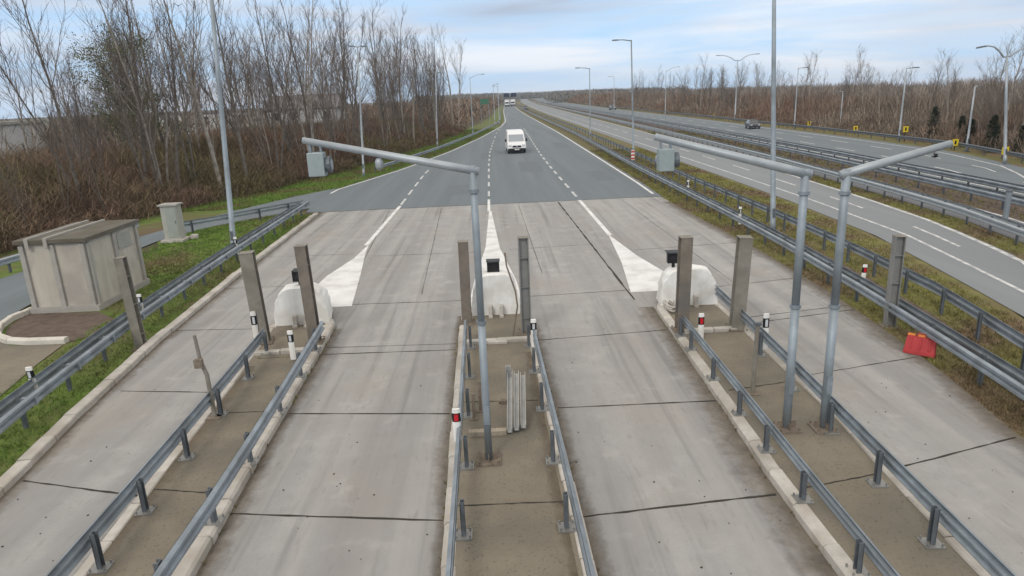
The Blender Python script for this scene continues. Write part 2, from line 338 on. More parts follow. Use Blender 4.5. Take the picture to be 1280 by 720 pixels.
for i, y in enumerate(ys(42.2, 420, 50)[:-1]):
    b = ys(42.2, 420, 50)[i+1]
    if y > 48: mk.face([(ROAD_L(y)+.18, y, Z4), (ROAD_L(y)+.34, y, Z4), (ROAD_L(b)+.34, b, Z4), (ROAD_L(b)+.18, b, Z4)])
    mk.face([(ROAD_R(y)-.40, y, Z4), (ROAD_R(y)-.22, y, Z4), (ROAD_R(b)-.22, b, Z4), (ROAD_R(b)-.40, b, Z4)])
struct(mk.build('edge_line', 'paint', fix=False)); mk = MB()
Yn = ys(11, 420, 60)
for a, b in zip(Yn, Yn[1:]):
    for fn, o, wd in ((C2N, 1.15, .14), (C2F, -.25, .2), (C3N, .4, .16), (C3F, -1.2, .16)):
        if fn in (C3N, C3F) and a < 30: continue
        mk.face([(fn(a)+o, a, -.006), (fn(a)+o+wd, a, -.006), (fn(b)+o+wd, b, -.006), (fn(b)+o, b, -.006)])
    if a > 20: mk.face([(C2F(a)+3.3, a, -.006), (C2F(a)+3.45, a, -.006), (C2F(b)+3.45, b, -.006), (C2F(b)+3.3, b, -.006)])
struct(mk.build('edge_line', 'paint_worn', fix=False))
mk = MB()
mid2 = lambda y: C2N(y)*.5+C2F(y)*.5+.5
for k in range(30): line(mid2, 16+k*9, 16+k*9+4, .14, -.006, 2)
for q in (.36, .68):
    fq = (lambda q: lambda y: C3N(y)*(1-q)+C3F(y)*q)(q)
    for k in range(24): line(fq, 36+k*9, 36+k*9+4, .15, -.006, 2)
struct(mk.build('dashed_lane_line', 'paint_worn', fix=False))
# white painted wedges in front of the island noses
mk = MB()
mk.face([(-5.85, 30.8, Z4), (-6.0, 28, Z4), (-6.5, 25.1, Z4), (-6.6, 22.5, Z4), (-5.9, 21.0, Z4), (-4.75, 21.0, Z4), (-5.2, 25, Z4), (-5.7, 29, Z4)])
mk.face([(-.35, 38.5, Z4), (-.22, 38.5, Z4), (.12, 28.6, Z4), (.62, 23.2, Z4), (.75, 20.3, Z4), (-1.0, 20.3, Z4), (-.85, 23.5, Z4), (-.5, 28.8, Z4)][::-1])
mk.face([(5.1, 30.4, Z4), (4.7, 25, Z4), (4.25, 21, Z4), (6.3, 21, Z4), (6.1, 22.3, Z4), (5.5, 26, Z4)])
struct(mk.build('painted_wedge', 'paint', fix=False))

# expansion joints of the slabs (irregular dark filler)
def crack(mb, a, b, wd, n=14, z=.004, jit=.0035):
    a, b = Vector((*a, z)), Vector((*b, z)); d = (b-a); nn = Vector((-d.y, d.x, 0)).normalized(); L_ = []; R_ = []
    for i in range(n+1):
        p = a+d*i/n; j = rnd.gauss(0, jit); ww = wd*rnd.uniform(.5, 1.4)/2
        L_.append(p+nn*(j+ww)); R_.append(p+nn*(j-ww))
    for i in range(n): mb.face([R_[i], R_[i+1], L_[i+1], L_[i]])
jt = MB()
for a, b, wd in [((-8.72, 11.1), (-6.2, 10.35), .05), ((-9.0, 15.0), (-6.4, 14.6), .035), ((-9.7, 19.4), (-6.6, 19.1), .03), ((-9.9, 24.0), (-5.0, 23.8), .03), ((-10.1, 29), (-6.2, 28.8), .025),
                 ((-4.5, 9.7), (-1.05, 9.2), .04), ((-4.6, 13.3), (-1.15, 12.9), .04), ((-4.75, 16.75), (-1.2, 16.6), .04), ((-4.8, 17.25), (-1.2, 17.05), .025), ((-4.8, 21.2), (-.95, 21.0), .035), ((-5.2, 28.2), (-.5, 28.0), .03),
                 ((1.14, 9.1), (4.25, 9.4), .045), ((1.1, 12.9), (4.45, 12.85), .045), ((.95, 17.0), (4.5, 17.3), .035), ((.85, 21.1), (4.5, 21.3), .035), ((.5, 28.2), (4.1, 28.5), .03),
                 ((6.3, 9.9), (9.15, 10.75), .04), ((6.45, 13.8), (9.75, 14.6), .03), ((6.45, 17.4), (10.1, 18.2), .035), ((6.45, 17.9), (10.1, 18.6), .03), ((6.3, 21.0), (10.3, 21.8), .03), ((5.6, 27), (10.3, 27.5), .03), ((6.15, 6.2), (9.0, 6.8), .04), ((-8.5, 7.2), (-6.1, 6.8), .04)]:
    crack(jt, a, b, wd)
crack(jt, (4.2, 20.2), (3.8, 40.6), .07, 40); crack(jt, (-5.3, 24), (-6.3, 40.5), .025, 30); crack(jt, (-10.3, 41.0), (10.1, 41.0), .12, 40)
crack(jt, (1.6, 24), (1.4, 40.5), .02, 30); crack(jt, (7.8, 21), (7.6, 40.5), .02, 30); crack(jt, (-2.6, 22), (-3.2, 40.5), .02, 30)
struct(jt.build('pavement_joint', 'joint', fix=False))

# ------------------------------------------------------------------ islands, kerbs
ISL = [  # left edge, right edge, far end Y
    (poly([(-6.0, 5), (-6.1, 8.3), (-6.22, 10.6), (-6.45, 15), (-6.7, 18.5), (-6.75, 20)]), poly([(-4.38, 5), (-4.44, 8.2), (-4.53, 10.2), (-4.63, 12.8), (-4.75, 17), (-4.9, 20.6)]), 20.4),
    (poly([(-.92, 5), (-.98, 7.9), (-1.06, 11.5), (-1.17, 19)]), poly([(1.18, 5), (1.12, 7.75), (1.05, 11.2), (.89, 17.4), (.85, 19)]), 20.0),
    (poly([(4.3, 5), (4.30, 9.8), (4.42, 13), (4.52, 16.2), (4.62, 20)]), poly([(6.02, 5), (6.15, 7.3), (6.3, 9.9), (6.45, 11.5), (6.5, 18), (6.5, 20)]), 20.4)]
def kerb_run(mb, pts, wd, h, side=1, step=1.0, z0=-.02):
    """blocks of kerb stone along a polyline; pts are the outer edge, width goes to the right*side"""
    P = [Vector((x, y, 0)) for x, y in pts]; seg = []; acc = 0
    for a, b in zip(P, P[1:]):
        l_ = (b-a).length; n = max(1, round(l_/step))
        for i in range(n):
            p, q = a+(b-a)*i/n, a+(b-a)*(i+1)/n; t = (q-p).normalized(); nn = Vector((t.y, -t.x, 0))*side
            gp = .012 if step > .5 else 0; p = p+t*gp+nn*rnd.uniform(-.012, .012); q = q-t*gp+nn*rnd.uniform(-.012, .012); hh = h+rnd.uniform(-.012, .008)
            c = min(.04, wd*.25); b0 = len(mb.v)
            prof = [(0, z0), (0, hh-c), (c, hh), (wd-c*.5, hh), (wd, hh-c*.5), (wd, z0)]
            mb.sweep([p, q], prof, side)
for i, (fl, fr, ye) in enumerate(ISL):
    Yl = [4, 6, 8, 10, 12, 14, 16, 18, ye-.9]
    lw, rw = ((.2, .3), (.2, .2), (.22, .2))[i]
    core = [(fl(y)+lw-.03, y) for y in Yl]+[(fl(ye)+.75, ye-.25), (fr(ye)-.75, ye-.25)]+[(fr(y)-rw+.03, y) for y in reversed(Yl)]
    o = MB(); o.prism(core, -.05, .15); struct(o.build('traffic_island', 'island'))
    k = MB(); Yk = [4+.98*j for j in range(int((ye-1-4)/.98)+1)]
    kerb_run(k, [(fl(y), y) for y in Yk], lw, .17, 1); kerb_run(k, [(fr(y), y) for y in Yk], rw, .17, -1)
    yl = Yk[-1]; wl, wr = fl(yl), fr(yl); cx, hw = (wl+wr)/2, (wr-wl)/2; arc = [(cx-hw*math.cos(q), yl+1.15*math.sin(q)) for q in [math.pi*j/12 for j in range(13)]]
    kerb_run(k, arc, (lw+rw)/2, .17, 1, .45)
    kerb_run(k, [(fl(16.6)+lw, 16.7), (fr(16.6)-rw, 16.75)], .2, .25, 1, .8)
    struct(k.build('kerb', 'kerb'))
j2 = MB()
for a, b in [((-6.1, 10.35), (-4.7, 10.05)), ((-6.3, 13.2), (-4.8, 13.15)), ((-.85, 9.35), (.9, 9.3)), ((-.85, 13.1), (.8, 13.0)), ((4.6, 9.3), (6.0, 9.6)), ((4.7, 13.0), (6.2, 13.3)), ((-6.2, 16.3), (-4.9, 16.3))]: crack(j2, a, b, .03, z=.155)
struct(j2.build('pavement_joint', 'joint', fix=False))
k = MB(); kerb_run(k, [(KERB_L(y)-.28, y) for y in [4+.95*j for j in range(39)]], .28, .14, 1); struct(k.build('kerb', 'kerb'))
k = MB(); kerb_run(k, [(-15.8, 22.3), (-15.85, 21.3), (-15.7, 20.6), (-15.3, 19.8), (-14.9, 19.35), (-14.3, 18.95), (-13.6, 18.78), (-12.5, 18.72)], .2, .15, -1, .5); struct(k.build('kerb', 'kerb_white'))
# dirt that gathers along the kerbs
d = MB(); FADE = []
def dirt(fn, y0, y1, side, wmax, step=.3, zz=.003):
    y = y0; pts = []; ws = wmax
    while y < y1:
        ws = .75*ws+.25*rnd.uniform(.4, 2.1)*wmax; pts.append((fn(y)-side*.01, y, ws*1.5)); y += step
    for p, q in zip(pts, pts[1:]):
        v = [(p[0], p[1], zz), (p[0]+side*p[2], p[1], zz), (q[0]+side*q[2], q[1], zz), (q[0], q[1], zz)]; fd = [1, 0, 0, 1]
        if side < 0: v, fd = v[::-1], fd[::-1]
        d.face(v); FADE.extend(fd)
dirt(ISL[0][1], 5, 19, 1, .22); dirt(ISL[0][0], 5, 19, -1, .12); dirt(ISL[1][0], 5, 19.5, -1, .16); dirt(ISL[1][1], 5, 19, 1, .20)
dirt(ISL[2][0], 5, 19.5, -1, .34); dirt(ISL[2][1], 5, 19, 1, .12); dirt(KERB_L, 5, 41, 1, .22); dirt(SLAB_R, 5, 39, -1, .38)
dirt(poly([(-5.8, 5), (-6.2, 15)]), 5, 16, 1, .18, zz=.153); dirt(poly([(.9, 5), (.7, 16)]), 5, 16, -1, .14, zz=.153)
dob = d.build('dirt', 'dirt', fix=False)
at = dob.data.attributes.new('fade', 'FLOAT', 'POINT'); at.data.foreach_set('value', [float(x) for x in FADE])
stuff(dob, 'brown dirt gathered along the kerbs of the lanes', 'dirt')
gr = MB()
for _ in range(130):
    ln = rnd.choice([(-3.0, .9), (2.6, .9), (7.8, 1.0), (-7.6, .9)]); x, y = rnd.gauss(*ln), 5+abs(rnd.gauss(0, 5)); s = rnd.uniform(.005, .013)
    gr.box((x, y, .003+s/2), (s*2, s*1.5, s), rnd.uniform(0, 3))
stuff(gr.build('gravel', 'joint', fix=False), 'small stones and crumbs scattered on the concrete lanes', 'gravel')

gr = MB()
for _ in range(700):
    i = rnd.randrange(3); y = 5.5+12*rnd.random(); fl, fr, _e = ISL[i]; t_ = rnd.choice((rnd.uniform(.16, .26), rnd.uniform(.74, .84), rnd.uniform(.2, .8))); x = fl(y)+(fr(y)-fl(y))*t_; sz = rnd.uniform(.004, .014)
    gr.box((x, y, .15+sz/2), (sz*2, sz*1.6, sz), rnd.uniform(0, 3))
stuff(gr.build('grit', 'dirt', fix=False), 'grit and crumbs strewn over the island tops', 'grit')
wd_ = MB()
for _ in range(150):
    i = rnd.randrange(3); y = 6+13*rnd.random(); e = ISL[i][rnd.randrange(2)]; sgn = 1 if e is ISL[i][1] else -1; x = e(y)+sgn*rnd.uniform(.0, .05)
    for k_ in range(7):
        a_ = rnd.uniform(0, 6.28); h_ = rnd.uniform(.03, .11); wd_.face([(x-.006, y, 0), (x+.006, y, 0), (x+h_*.7*math.cos(a_), y+h_*.7*math.sin(a_), h_)])
stuff(wd_.build('weeds', 'drygrass', fix=False), 'tiny dry weeds in the gap along the island kerbs', 'weeds')
# dark repair patches on the asphalt
pt = MB()
for x, y, a_, b_ in [(-3.4, 46, 1.6, 5), (2.4, 58, 1.9, 9), (7.6, 50, 1.4, 6), (-1.2, 72, 1.2, 8), (7.9, 82, 1.6, 10)]:
    pt.face([(x+rnd.uniform(-.1, .1), y, .004), (x+a_, y+rnd.uniform(-.2, .2), .004), (x+a_+rnd.uniform(-.1, .1), y+b_, .004), (x, y+b_+rnd.uniform(-.2, .2), .004)])
struct(pt.build('asphalt_patch', 'asphalt_patch', fix=False))

# ------------------------------------------------------------------ guardrails
def wprof(h, k=1.0):
    fr_ = [(0, .155), (.02, .155), (.08, .115), (.08, .055), (.012, .018), (.012, -.018), (.08, -.055), (.08, -.115), (.02, -.155), (0, -.155)]
    bk = [(n-.012, z) for n, z in fr_[1:-1]]
    return [(n*k, z*k+h-.155*k) for n, z in fr_] + [(n*k, z*k+h-.155*k) for n, z in reversed(bk)]
post_me = {}
def post_mesh(h, kind):
    key = (round(h, 2), kind)
    if key not in post_me:
        o = MB(); t = .012
        o.box((0, 0, h/2), (.012, .10, h)); o.box((.03, .05-t/2, h/2), (.06, t, h)); o.box((.03, -.05+t/2, h/2), (.06, t, h))
        ob = o.build('post', 'galv_dark'); post_me[key] = ob.data; COL.objects.unlink(ob); bpy.data.objects.remove(ob)
    return post_me[key]
_pl = MB(); _pl.box((0, 0, .012), (.26, .24, .024))
for sx in (-.1, .1):
    for sy in (-.09, .09): _pl.tube([(sx, sy, .02), (sx, sy, .07)], .014, 6)
_po = _pl.build('base_plate', 'steelpost'); PLATE = _po.data; bpy.data.objects.remove(_po)
_sp = MB(); _sp.box((.0, 0, 0), (.30, .09, .16)); _po = _sp.build('spacer', 'galv'); SPACER = _po.data; bpy.data.objects.remove(_po)
def guardrail(label, fn, Y, side, posts, z0=0, h=.75, group=None, plate=False, spacer=False, back=None, m='galv', kp=1.0):
    """beam along fn(Y) facing side (+1 = +X); posts at the listed Y behind it"""
    root = thing('guardrail', label, 'guardrail', (fn(Y[0]), Y[0], z0), 0, group)
    b = MB(); path = [(fn(y), y, z0) for y in Y]; b.sweep(path, wprof(h, kp), side)
    b.build('beam', m, root, loc=W(root))
    if back is not None:
        b2 = MB(); b2.sweep([(fn(y)-side*back, y, z0) for y in Y], wprof(h), -side); b2.build('beam', m, root, loc=W(root))
    gap = .34 if spacer else .055
    far = MB()
    for i, y in enumerate(posts):
        x = fn(y)-side*(gap if back is None else back/2); t = math.atan2(fn(y+.3)-fn(y-.3), .6)
        if i < 90:
            p = bpy.data.objects.new('post', post_mesh(h-.02, 0)); COL.objects.link(p); p.parent = root; p.location = Vector((x, y, z0))+W(root); p.rotation_euler = (0, 0, (math.pi if side > 0 else 0)-t)
            if plate:
                q = bpy.data.objects.new('base_plate', PLATE); COL.objects.link(q); q.parent = p; q.location = (.02, 0, 0)
            if spacer:
                q = bpy.data.objects.new('spacer', SPACER); COL.objects.link(q); q.parent = p; q.location = (-.16, 0, h-.16)
        else: far.box((x, y, z0+h/2), (.1, .1, h))
    if far.v:
        o = far.build('post', 'galv_dark', root, loc=W(root)); o['kind'] = 'stuff'
    return root
G = 'guardrails on the toll islands'
frange = lambda a, b, s: [a+s*i for i in range(int((b-a)/s)+1)]
guardrail('steel guardrail on the left side of the left island, ending at a grey column', poly([(-5.78, 5), (-5.84, 8), (-5.92, 11), (-6.02, 14), (-6.15, 17)]), [5, 7, 9, 11, 13, 15, 17.0], -1, [6.9, 8.3, 9.66, 11.34, 13.1, 15.0, 16.6], .15, h=.6, group=G, plate=True, kp=.86)
guardrail('steel guardrail on the right side of the left island, above the thick kerb', poly([(-4.48, 5), (-4.48, 9), (-4.55, 12), (-4.78, 17.6)]), [5, 7, 9, 11, 13, 15, 17.3], 1, [5.9, 7.6, 9.28, 11.06, 13.1, 15.0, 16.7], .15, h=.6, group=G, plate=True, kp=.86)
guardrail('steel guardrail down the left side of the central island', poly([(-.74, 5), (-.78, 10), (-.88, 16.8)]), [5, 8, 11, 14, 16.8], -1, [6.8, 8.58, 10.5, 12.45, 14.4, 16.3], .15, h=.6, group=G, plate=True, kp=.86)
guardrail('steel guardrail down the right side of the central island', poly([(.95, 5), (.88, 10), (.76, 16.6)]), [5, 8, 11, 14, 16.6], 1, [6.8, 8.63, 10.52, 12.56, 14.5, 16.2], .15, h=.6, group=G, plate=True, kp=.86)
guardrail('steel guardrail on the left side of the right island, behind its thick kerb', poly([(4.52, 5), (4.56, 9), (4.62, 12), (4.70, 16.6)]), [5, 7, 9, 11, 13, 15, 16.6], 1, [5.7, 7.35, 9.0, 10.5, 11.9, 13.6, 15.4, 16.4], .15, h=.5, group=G, plate=True, kp=.68)
guardrail('steel guardrail on the right side of the right island, past the twin signal masts', poly([(5.68, 5), (5.82, 8), (5.97, 11), (6.12, 14), (6.3, 19.6)]), [5, 7, 9, 11, 13, 15, 17, 19.4], 1, [6.3, 7.82, 9.31, 11.03, 12.9, 14.8, 16.8, 19.0], .15, h=.6, group=G, plate=True, kp=.86)
G = 'roadside guardrails beside the grass'
guardrail('long steel guardrail between the left lane and the grassy bank of the hut', lambda y: KERB_L(y)-.72, [5]+frange(7, 41, 2), 1, frange(5.7, 41, 1.9), 0, .75, group=G, spacer=True, back=.42, kp=.86)
guardrail('steel guardrail running under the trees behind the concrete hut', poly([(-21.4, 18), (-20.6, 28), (-18.9, 36.4)]), [18, 22, 26, 30, 33, 36.2], 1, frange(18.5, 36, 2), -.02, .72, group=G, m='galv_pale')
guardrail('pale low guardrail along the side road past the electric cabinet', poly([(-16.4, 35.7), (-15, 37.2), (-13.6, 39.2), (-11.5, 42)]), [35.7, 37, 38.5, 40, 41.8], -1, [36, 37.6, 39.2, 40.8], -.02, .68, group=G, m='galv_pale')
guardrail('guardrail on the wooded bank along the left edge of the main road', lambda y: ROAD_L(y)-1.0, [62, 66, 72, 80, 90, 100, 115, 130, 148, 165, 180, 220, 278, 360, 457], 1, frange(62, 300, 4), -.02, .72, group=G)
guardrail('guardrail nearest the right-hand lane, on the verge behind the red barrier', R1, ys(6, 460, 60), -1, frange(7, 90, 2)+frange(92, 300, 4), -.03, .72, group=G, back=.36, kp=.85)
guardrail('guardrail with exposed posts beside the opposite carriageway', R2, ys(8, 460, 60), 1, frange(9.5, 90, 2.0)+frange(92, 300, 4), -.03, .75, group=G)
guardrail('guardrail on the far edge of the opposite carriageway', off(C2F, .75), ys(14, 460, 60), -1, frange(15, 90, 2)+frange(92, 300, 4), -.03, .75, group=G, back=.4, m='galv_pale')
guardrail('paired guardrail on the brown strip beyond the service lane', off(C2F, 4.2), ys(18, 460, 60), -1, frange(19, 100, 2.6)+frange(102, 300, 5), -.03, .75, group=G, back=.4)
guardrail('guardrail on the near edge of the farthest carriageway', off(C3N, -.7), ys(22, 460, 60), 1, frange(23, 100, 2.6)+frange(102, 300, 5), -.03, .75, group=G, back=.4)
guardrail('dark guardrail in front of the right-hand wood', off(C3F, .9), ys(30, 460, 60), -1, frange(31, 130, 3)+frange(132, 300, 6), -.03, .7, group=G, m='galv_dark')

# ------------------------------------------------------------------ column posts (cut steel sections)
def column(loc, h, m, label, lean=(0, 0), rz=0, wd=.3):
    r = thing('steel_column', label, 'column', loc, rz, 'cut steel columns beside the lanes'); r.rotation_euler = (lean[0], lean[1], rz)
    o = MB(); t = .03
    o.box((0, -wd/2+t/2, h/2), (wd, t, h)); o.box((0, wd/2-t/2, h/2), (wd, t, h)); o.box((0, 0, h/2), (t, wd-2*t, h))
    for z in (.45, h*.5, h*.8): o.box((.07+t/2-.02, 0, z), (.12, wd-2*t-.004, .015)); o.box((-.07-t/2+.02, 0, z), (.12, wd-2*t-.004, .015))
    o.build('shaft', m, r, bevel=.006)
    b = MB(); b.box((0, 0, .015), (wd+.16, wd+.16, .03))
    for sx in (-1, 1):
        for sy in (-1, 1): b.tube([(sx*(wd/2+.05), sy*(wd/2+.05), .02), (sx*(wd/2+.05), sy*(wd/2+.05), .08)], .016, 6)
    b.build('base_plate', 'rust', r)
    c = MB(); c.box((0, 0, h+.008), (wd+.02, wd+.02, .014)); c.build('cap_plate', 'greypost', r)
column((-9.95, 17.97, -.03), 2.6, 'greypost', 'leaning grey steel column beside the left roadside guardrail below the hut', (0, R(-2.0), ), 0, .24)
column((-6.42, 17.5, .15), 2.5, 'greypost', 'grey steel column on the left corner of the left island', (0, R(-2.2)), R(8), .34)
column((-4.98, 17.3, .15), 2.65, 'brownpost', 'dark brown column standing before the left white nose block', (0, R(-1.4)), 0, .28)
column((-.95, 18.3, .15), 2.35, 'brownpost', 'brown column on the left of the central white nose block', (0, R(.6)), 0, .27)
column((.68, 17.2, .15), 2.6, 'steelpost', 'bright grooved steel column on the right of the central white nose block', (0, R(1)), R(90), .27)
column((4.75, 16.8, .15), 2.5, 'brownpost', 'dark column standing before the right white nose block with red reflector beside it', (0, R(1)), 0, .3)
column((6.17, 16.7, .15), 2.45, 'greypost', 'pale grey column leaning on the right side of the right island', (0, R(2.4)), R(-6), .33)
column((10.28, 16.75, -.03), 2.45, 'steelpost', 'steel column on the grassy verge behind the red barrier', (0, 0), R(80), .25)

# ------------------------------------------------------------------ white nose blocks with warning lamps
def nose(loc, label, rz=0, wd=1.35, lampx=0, HS=1.0):
    r = thing('nose_block', label, 'crash block', loc, rz, 'white nose blocks at the island ends')
    o = MB(); secs = [(0, 1.0, 1.08), (.05, 1.0, 1.12), (.5, .98, 1.14), (.9, .94, 1.02), (1.3, .84, .80), (1.7, .68, .52), (2.0, .50, .27), (2.2, .3, .1)]; n = 30; b0 = 0
    for j_, (y, k, h) in enumerate(secs):
        for i in range(n+1):
            q = math.pi*i/n; c, s_ = math.cos(q), math.sin(q)
            fo = 1+.03*math.sin(7*q+5*y)+.022*math.sin(17*q-3*y)
            o.v.append((math.copysign(abs(c)**.45, c)*wd/2*k*(1+.14*(1-abs(s_)**.6))*fo, y-.05*math.sin(6*q+y)*(j_ > 0), HS*h*abs(s_)**.5*(1+.02*math.sin(5*q+7*y))))
    for j in range(len(secs)-1):
        for i in range(n): o.f.append((j*(n+1)+i, j*(n+1)+i+1, (j+1)*(n+1)+i+1, (j+1)*(n+1)+i))
    o.f.append(tuple(range(n+1))); e = (len(secs)-1)*(n+1); o.f.append(tuple(e+i for i in reversed(range(n+1))))
    ob = o.build('body', 'white', r, bevel=.03)
    for p in ob.data.polygons: p.use_smooth = len(p.vertices) == 4
    for sx in (-.16, .16): b = MB(); b.box((sx, -.11, .17), (.09, .2, .34)); b.box((sx, -.25, .04), (.12, .1, .08)); b.build('foot', 'kerb', r)
    t = MB(); t.tube([(lampx, .35, 1.1), (lampx, .35, 1.24)], .05, 8); t.box((lampx, .35, 1.39), (.36, .2, .3)); t.box((lampx, .48, 1.545), (.40, .36, .02)); t.box((lampx, .3, 1.535), (.28, .14, .03))
    l = t.build('warning_lamp', 'black', r, bevel=.02)
    z = MB(); z.tube([(lampx, .452, 1.39), (lampx, .48, 1.39)], .12, 14); z.build('lens', 'lens', l)
    z = MB(); z.box((lampx, .248, 1.38), (.26, .012, .18)); z.build('rear_cover', 'lens', l)
nose((-5.75, 18.9, .13), 'white nose block of the left island, its lamp half hidden by a column', R(3), 1.35, .0)
nose((-.12, 18.9, .13), 'white painted nose block at the end of the central island, lamp in plain view', 0, 1.22, -.02, 1.1)
nose((5.55, 18.9, .13), 'white painted nose block at the end of the right island', R(-3), 1.45, -.42)

# ------------------------------------------------------------------ lane signal masts
def mast(loc, h, tip, label, box_at=None, small_at=None, foot=True, thick=.068):
    r = thing('signal_mast', label, 'signal mast', loc, 0, 'cantilever lane signal masts')
    p = MB(); p.tube([(0, 0, .02), (0, 0, h*.5)], thick, 14); p.tube([(0, 0, h*.5-.01), (0, 0, h)], thick*.92, 14); p.build('pole', 'mast', r, smooth=True)
    for z_, dz_ in ((h*.5-.03, .06), (h-.42, .06)): c = MB(); c.tube([(0, 0, z_), (0, 0, z_+dz_)], thick*1.25, 14); c.build('collar', 'galv', r)
    T = Vector(tip); st = Vector((0, 0, h-.07)); dr = (T-st).normalized()
    a = MB(); a.tube([st-dr*.10, st+dr*.4, T], [thick*1.0, thick*1.0, thick*.78], 14); a.build('arm', 'galv_pale', r, smooth=True)
    b = MB(); b.box((0, 0, .019), (.42, .42, .038))
    for k in range(4):
        q = math.pi/4+k*math.pi/2; b.tube([(.24*math.cos(q), .24*math.sin(q), .0), (.24*math.cos(q), .24*math.sin(q), .09)], .018, 6)
        b.box((.12*math.cos(k*math.pi/2), .12*math.sin(k*math.pi/2), .09), (.11, .014, .14), k*math.pi/2)
    b.build('base_plate', 'rust', r)
    d_ = MB(); d_.box((0, -thick-.012, .9), (.1, .02, .34)); d_.build('hatch', 'galv', r)
    if box_at is not None:
        B = st+(T-st)*box_at; o = MB(); o.box((B.x, B.y, B.z-.33), (.25, .2, .36)); s_ = o.build('signal_box', 'signbox', r, bevel=.012)
        for dx in (-.08, .08): v = MB(); v.box((B.x+dx, B.y, B.z-.10), (.03, .06, .14)); v.build('bracket', 'galv', s_)
        v = MB(); v.tube([(B.x, B.y+.1, B.z-.33), (B.x, B.y+.26, B.z-.34)], .115, 14, cap=False); v.build('visor', 'galv_pale', s_)
        v = MB(); v.tube([(B.x+.12, B.y+.02, B.z-.34), (B.x+.17, B.y+.02, B.z-.34), (B.x+.21, B.y+.02, B.z-.34)], [.10, .13, .13], 14); v.build('rear_light', 'galv_dark', s_); z = MB(); z.tube([(B.x+.212, B.y+.02, B.z-.34), (B.x+.222, B.y+.02, B.z-.34)], .085, 12); z.build('clip', 'galv_pale', s_)
    if small_at is not None:
        B = st+(T-st)*small_at; o = MB(); o.tube([(B.x, B.y, B.z-.07), (B.x, B.y, B.z-.12), (B.x, B.y, B.z-.2), (B.x, B.y, B.z-.25)], [.04, .062, .062, .03], 12); o.build('lamp_dome', 'galv_pale', r, smooth=True)
mast((-.32, 10.68, .15), 5.12, (-2.56, 0, 5.62), 'blue-grey signal mast on the central island, its arm reaching left with a hanging box', .93, .56, thick=.064)
mast((5.18, 11.24, .15), 4.76, (-2.52, 0, 5.40), 'left one of the twin signal masts on the right island, with a hanging box', .93, thick=.075)
mast((5.84, 11.17, .15), 4.74, (1.70, 0, 5.08), 'right of the twin signal masts on the right island, short bare arm reaching right', thick=.075)

# ------------------------------------------------------------------ street lamps
def lamp(loc, h, arms, label, m='mast', rad=.11, head=.6, single_flat=False, tilt=(0, 0)):
    r = thing('street_lamp', label, 'street lamp', loc, 0, 'street lamps along the roads'); r.rotation_euler = (tilt[0], tilt[1], 0)
    p = MB(); p.tube([(0, 0, 0), (0, 0, .5), (0, 0, .52), (0, 0, h*.55), (0, 0, h)], [rad*1.1, rad*1.1, rad*.95, rad*.78, rad*.55], 12); p.build('pole', m, r, smooth=True)
    b = MB(); b.box((0, 0, .02), (rad*4.2, rad*4.2, .04)); b.build('base', 'galv_dark', r); b = MB(); b.box((0, -rad*1.05, .9), (.12, .03, .4)); b.build('hatch', 'galv_dark', r)
    for (dx, dy, up) in arms:
        a = MB(); pts = [(0, 0, h-.05)] + [(dx*t, dy*t, h-.05-.5*up+1.5*up*(1-(1-t)**2.4)) for t in (.15, .35, .6, .85, 1)]
        a.tube(pts, [rad*.5]*3+[rad*.42]*3, 8); ao = a.build('arm', m, r, smooth=True)
        k = Vector((dx, dy, 0)).normalized(); c = Vector((dx, dy, h-.05+up))+k*head*.4
        o = MB(); o.box(c, (head, .26, .11), math.atan2(dy, dx), taper=.8); o.build('lamp_head', 'galv_dark', r, bevel=.02)
lamp((-11.69, 29.91, -.03), 12.0, [(1.6, 0, .5)], 'tall grey lamp pole on the grass beside the left guardrail, its top out of view', rad=.125, tilt=(0, R(3.7)))
lamp((12.2, 29.2, -.03), 11.5, [(-1.6, 0, .5)], 'tall lamp pole on the right verge behind the twin signal masts, top out of view', rad=.12, tilt=(0, R(-3.3)))
lamp((-11.4, 60.6, -.03), 10.8, [(-.3, 0, .06), (.3, 0, .06)], 'pale lamp pole with small double head, nearest one on the left bank', 'galv_pale', .10, .5, tilt=(0, R(3)))
lamp((-7.45, 94.6, -.03), 9.6, [(-.3, 0, .06), (.3, 0, .06)], 'pale lamp pole by the left guardrail, second along the left bank', 'galv_pale', .10, .5, tilt=(0, R(2.8)))
lamp((-3.2, 121, -.03), 9.5, [(2.0, 0, .5)], 'single-arm lamp pole at the far end of the bare trees, against the sky', 'galv_pale', .09)
lamp((13.1, 63.8, -.03), 10.6, [(-1.2, 0, .12)], 'slim lamp pole with one arm to the left, beside the striped marker board', rad=.10, tilt=(0, R(-1.5)))
lamp((12.8, 90, -.03), 9.2, [(-1.3, 0, .12)], 'slim lamp pole with one left arm, behind the van on the right verge', rad=.09)
lamp((45.4, 129, -.03), 10.7, [(-3.3, 0, 1.0), (3.3, 0, 1.0)], 'double-arm lamp beyond the farthest carriageway, above the far wood', 'galv_pale', .13, .8)
lamp((37.2, 48.9, -.03), 7.6, [(-1.5, 0, .95), (1.7, 0, .35)], 'big double-arm lamp at the right edge of the far carriageway, nearest of its kind', 'galv_pale', .12, .7, tilt=(0, R(-8)))
lamp((42.6, 170, -.03), 10.4, [(2.8, 0, .8)], 'lamp with one arm to the right, far along beyond the guardrails', 'galv_pale', .10)
lamp((43.5, 99, -.03), 8.3, [(.7, 0, .05)], 'grey lamp pole at the far road edge right of the tall near pole', 'galv_pale', .09, .8)
lamp((42.9, 72, -.03), 7.3, [(.6, 0, .05)], 'lamp pole at the far road edge beside a dark conifer', 'galv_pale', .10, .8)
lamp((40.9, 58.5, -.03), 5.4, [(.25, 0, .05)], 'short lamp pole at the far road edge left of the big double-arm lamp', 'galv_pale', .10, .4)
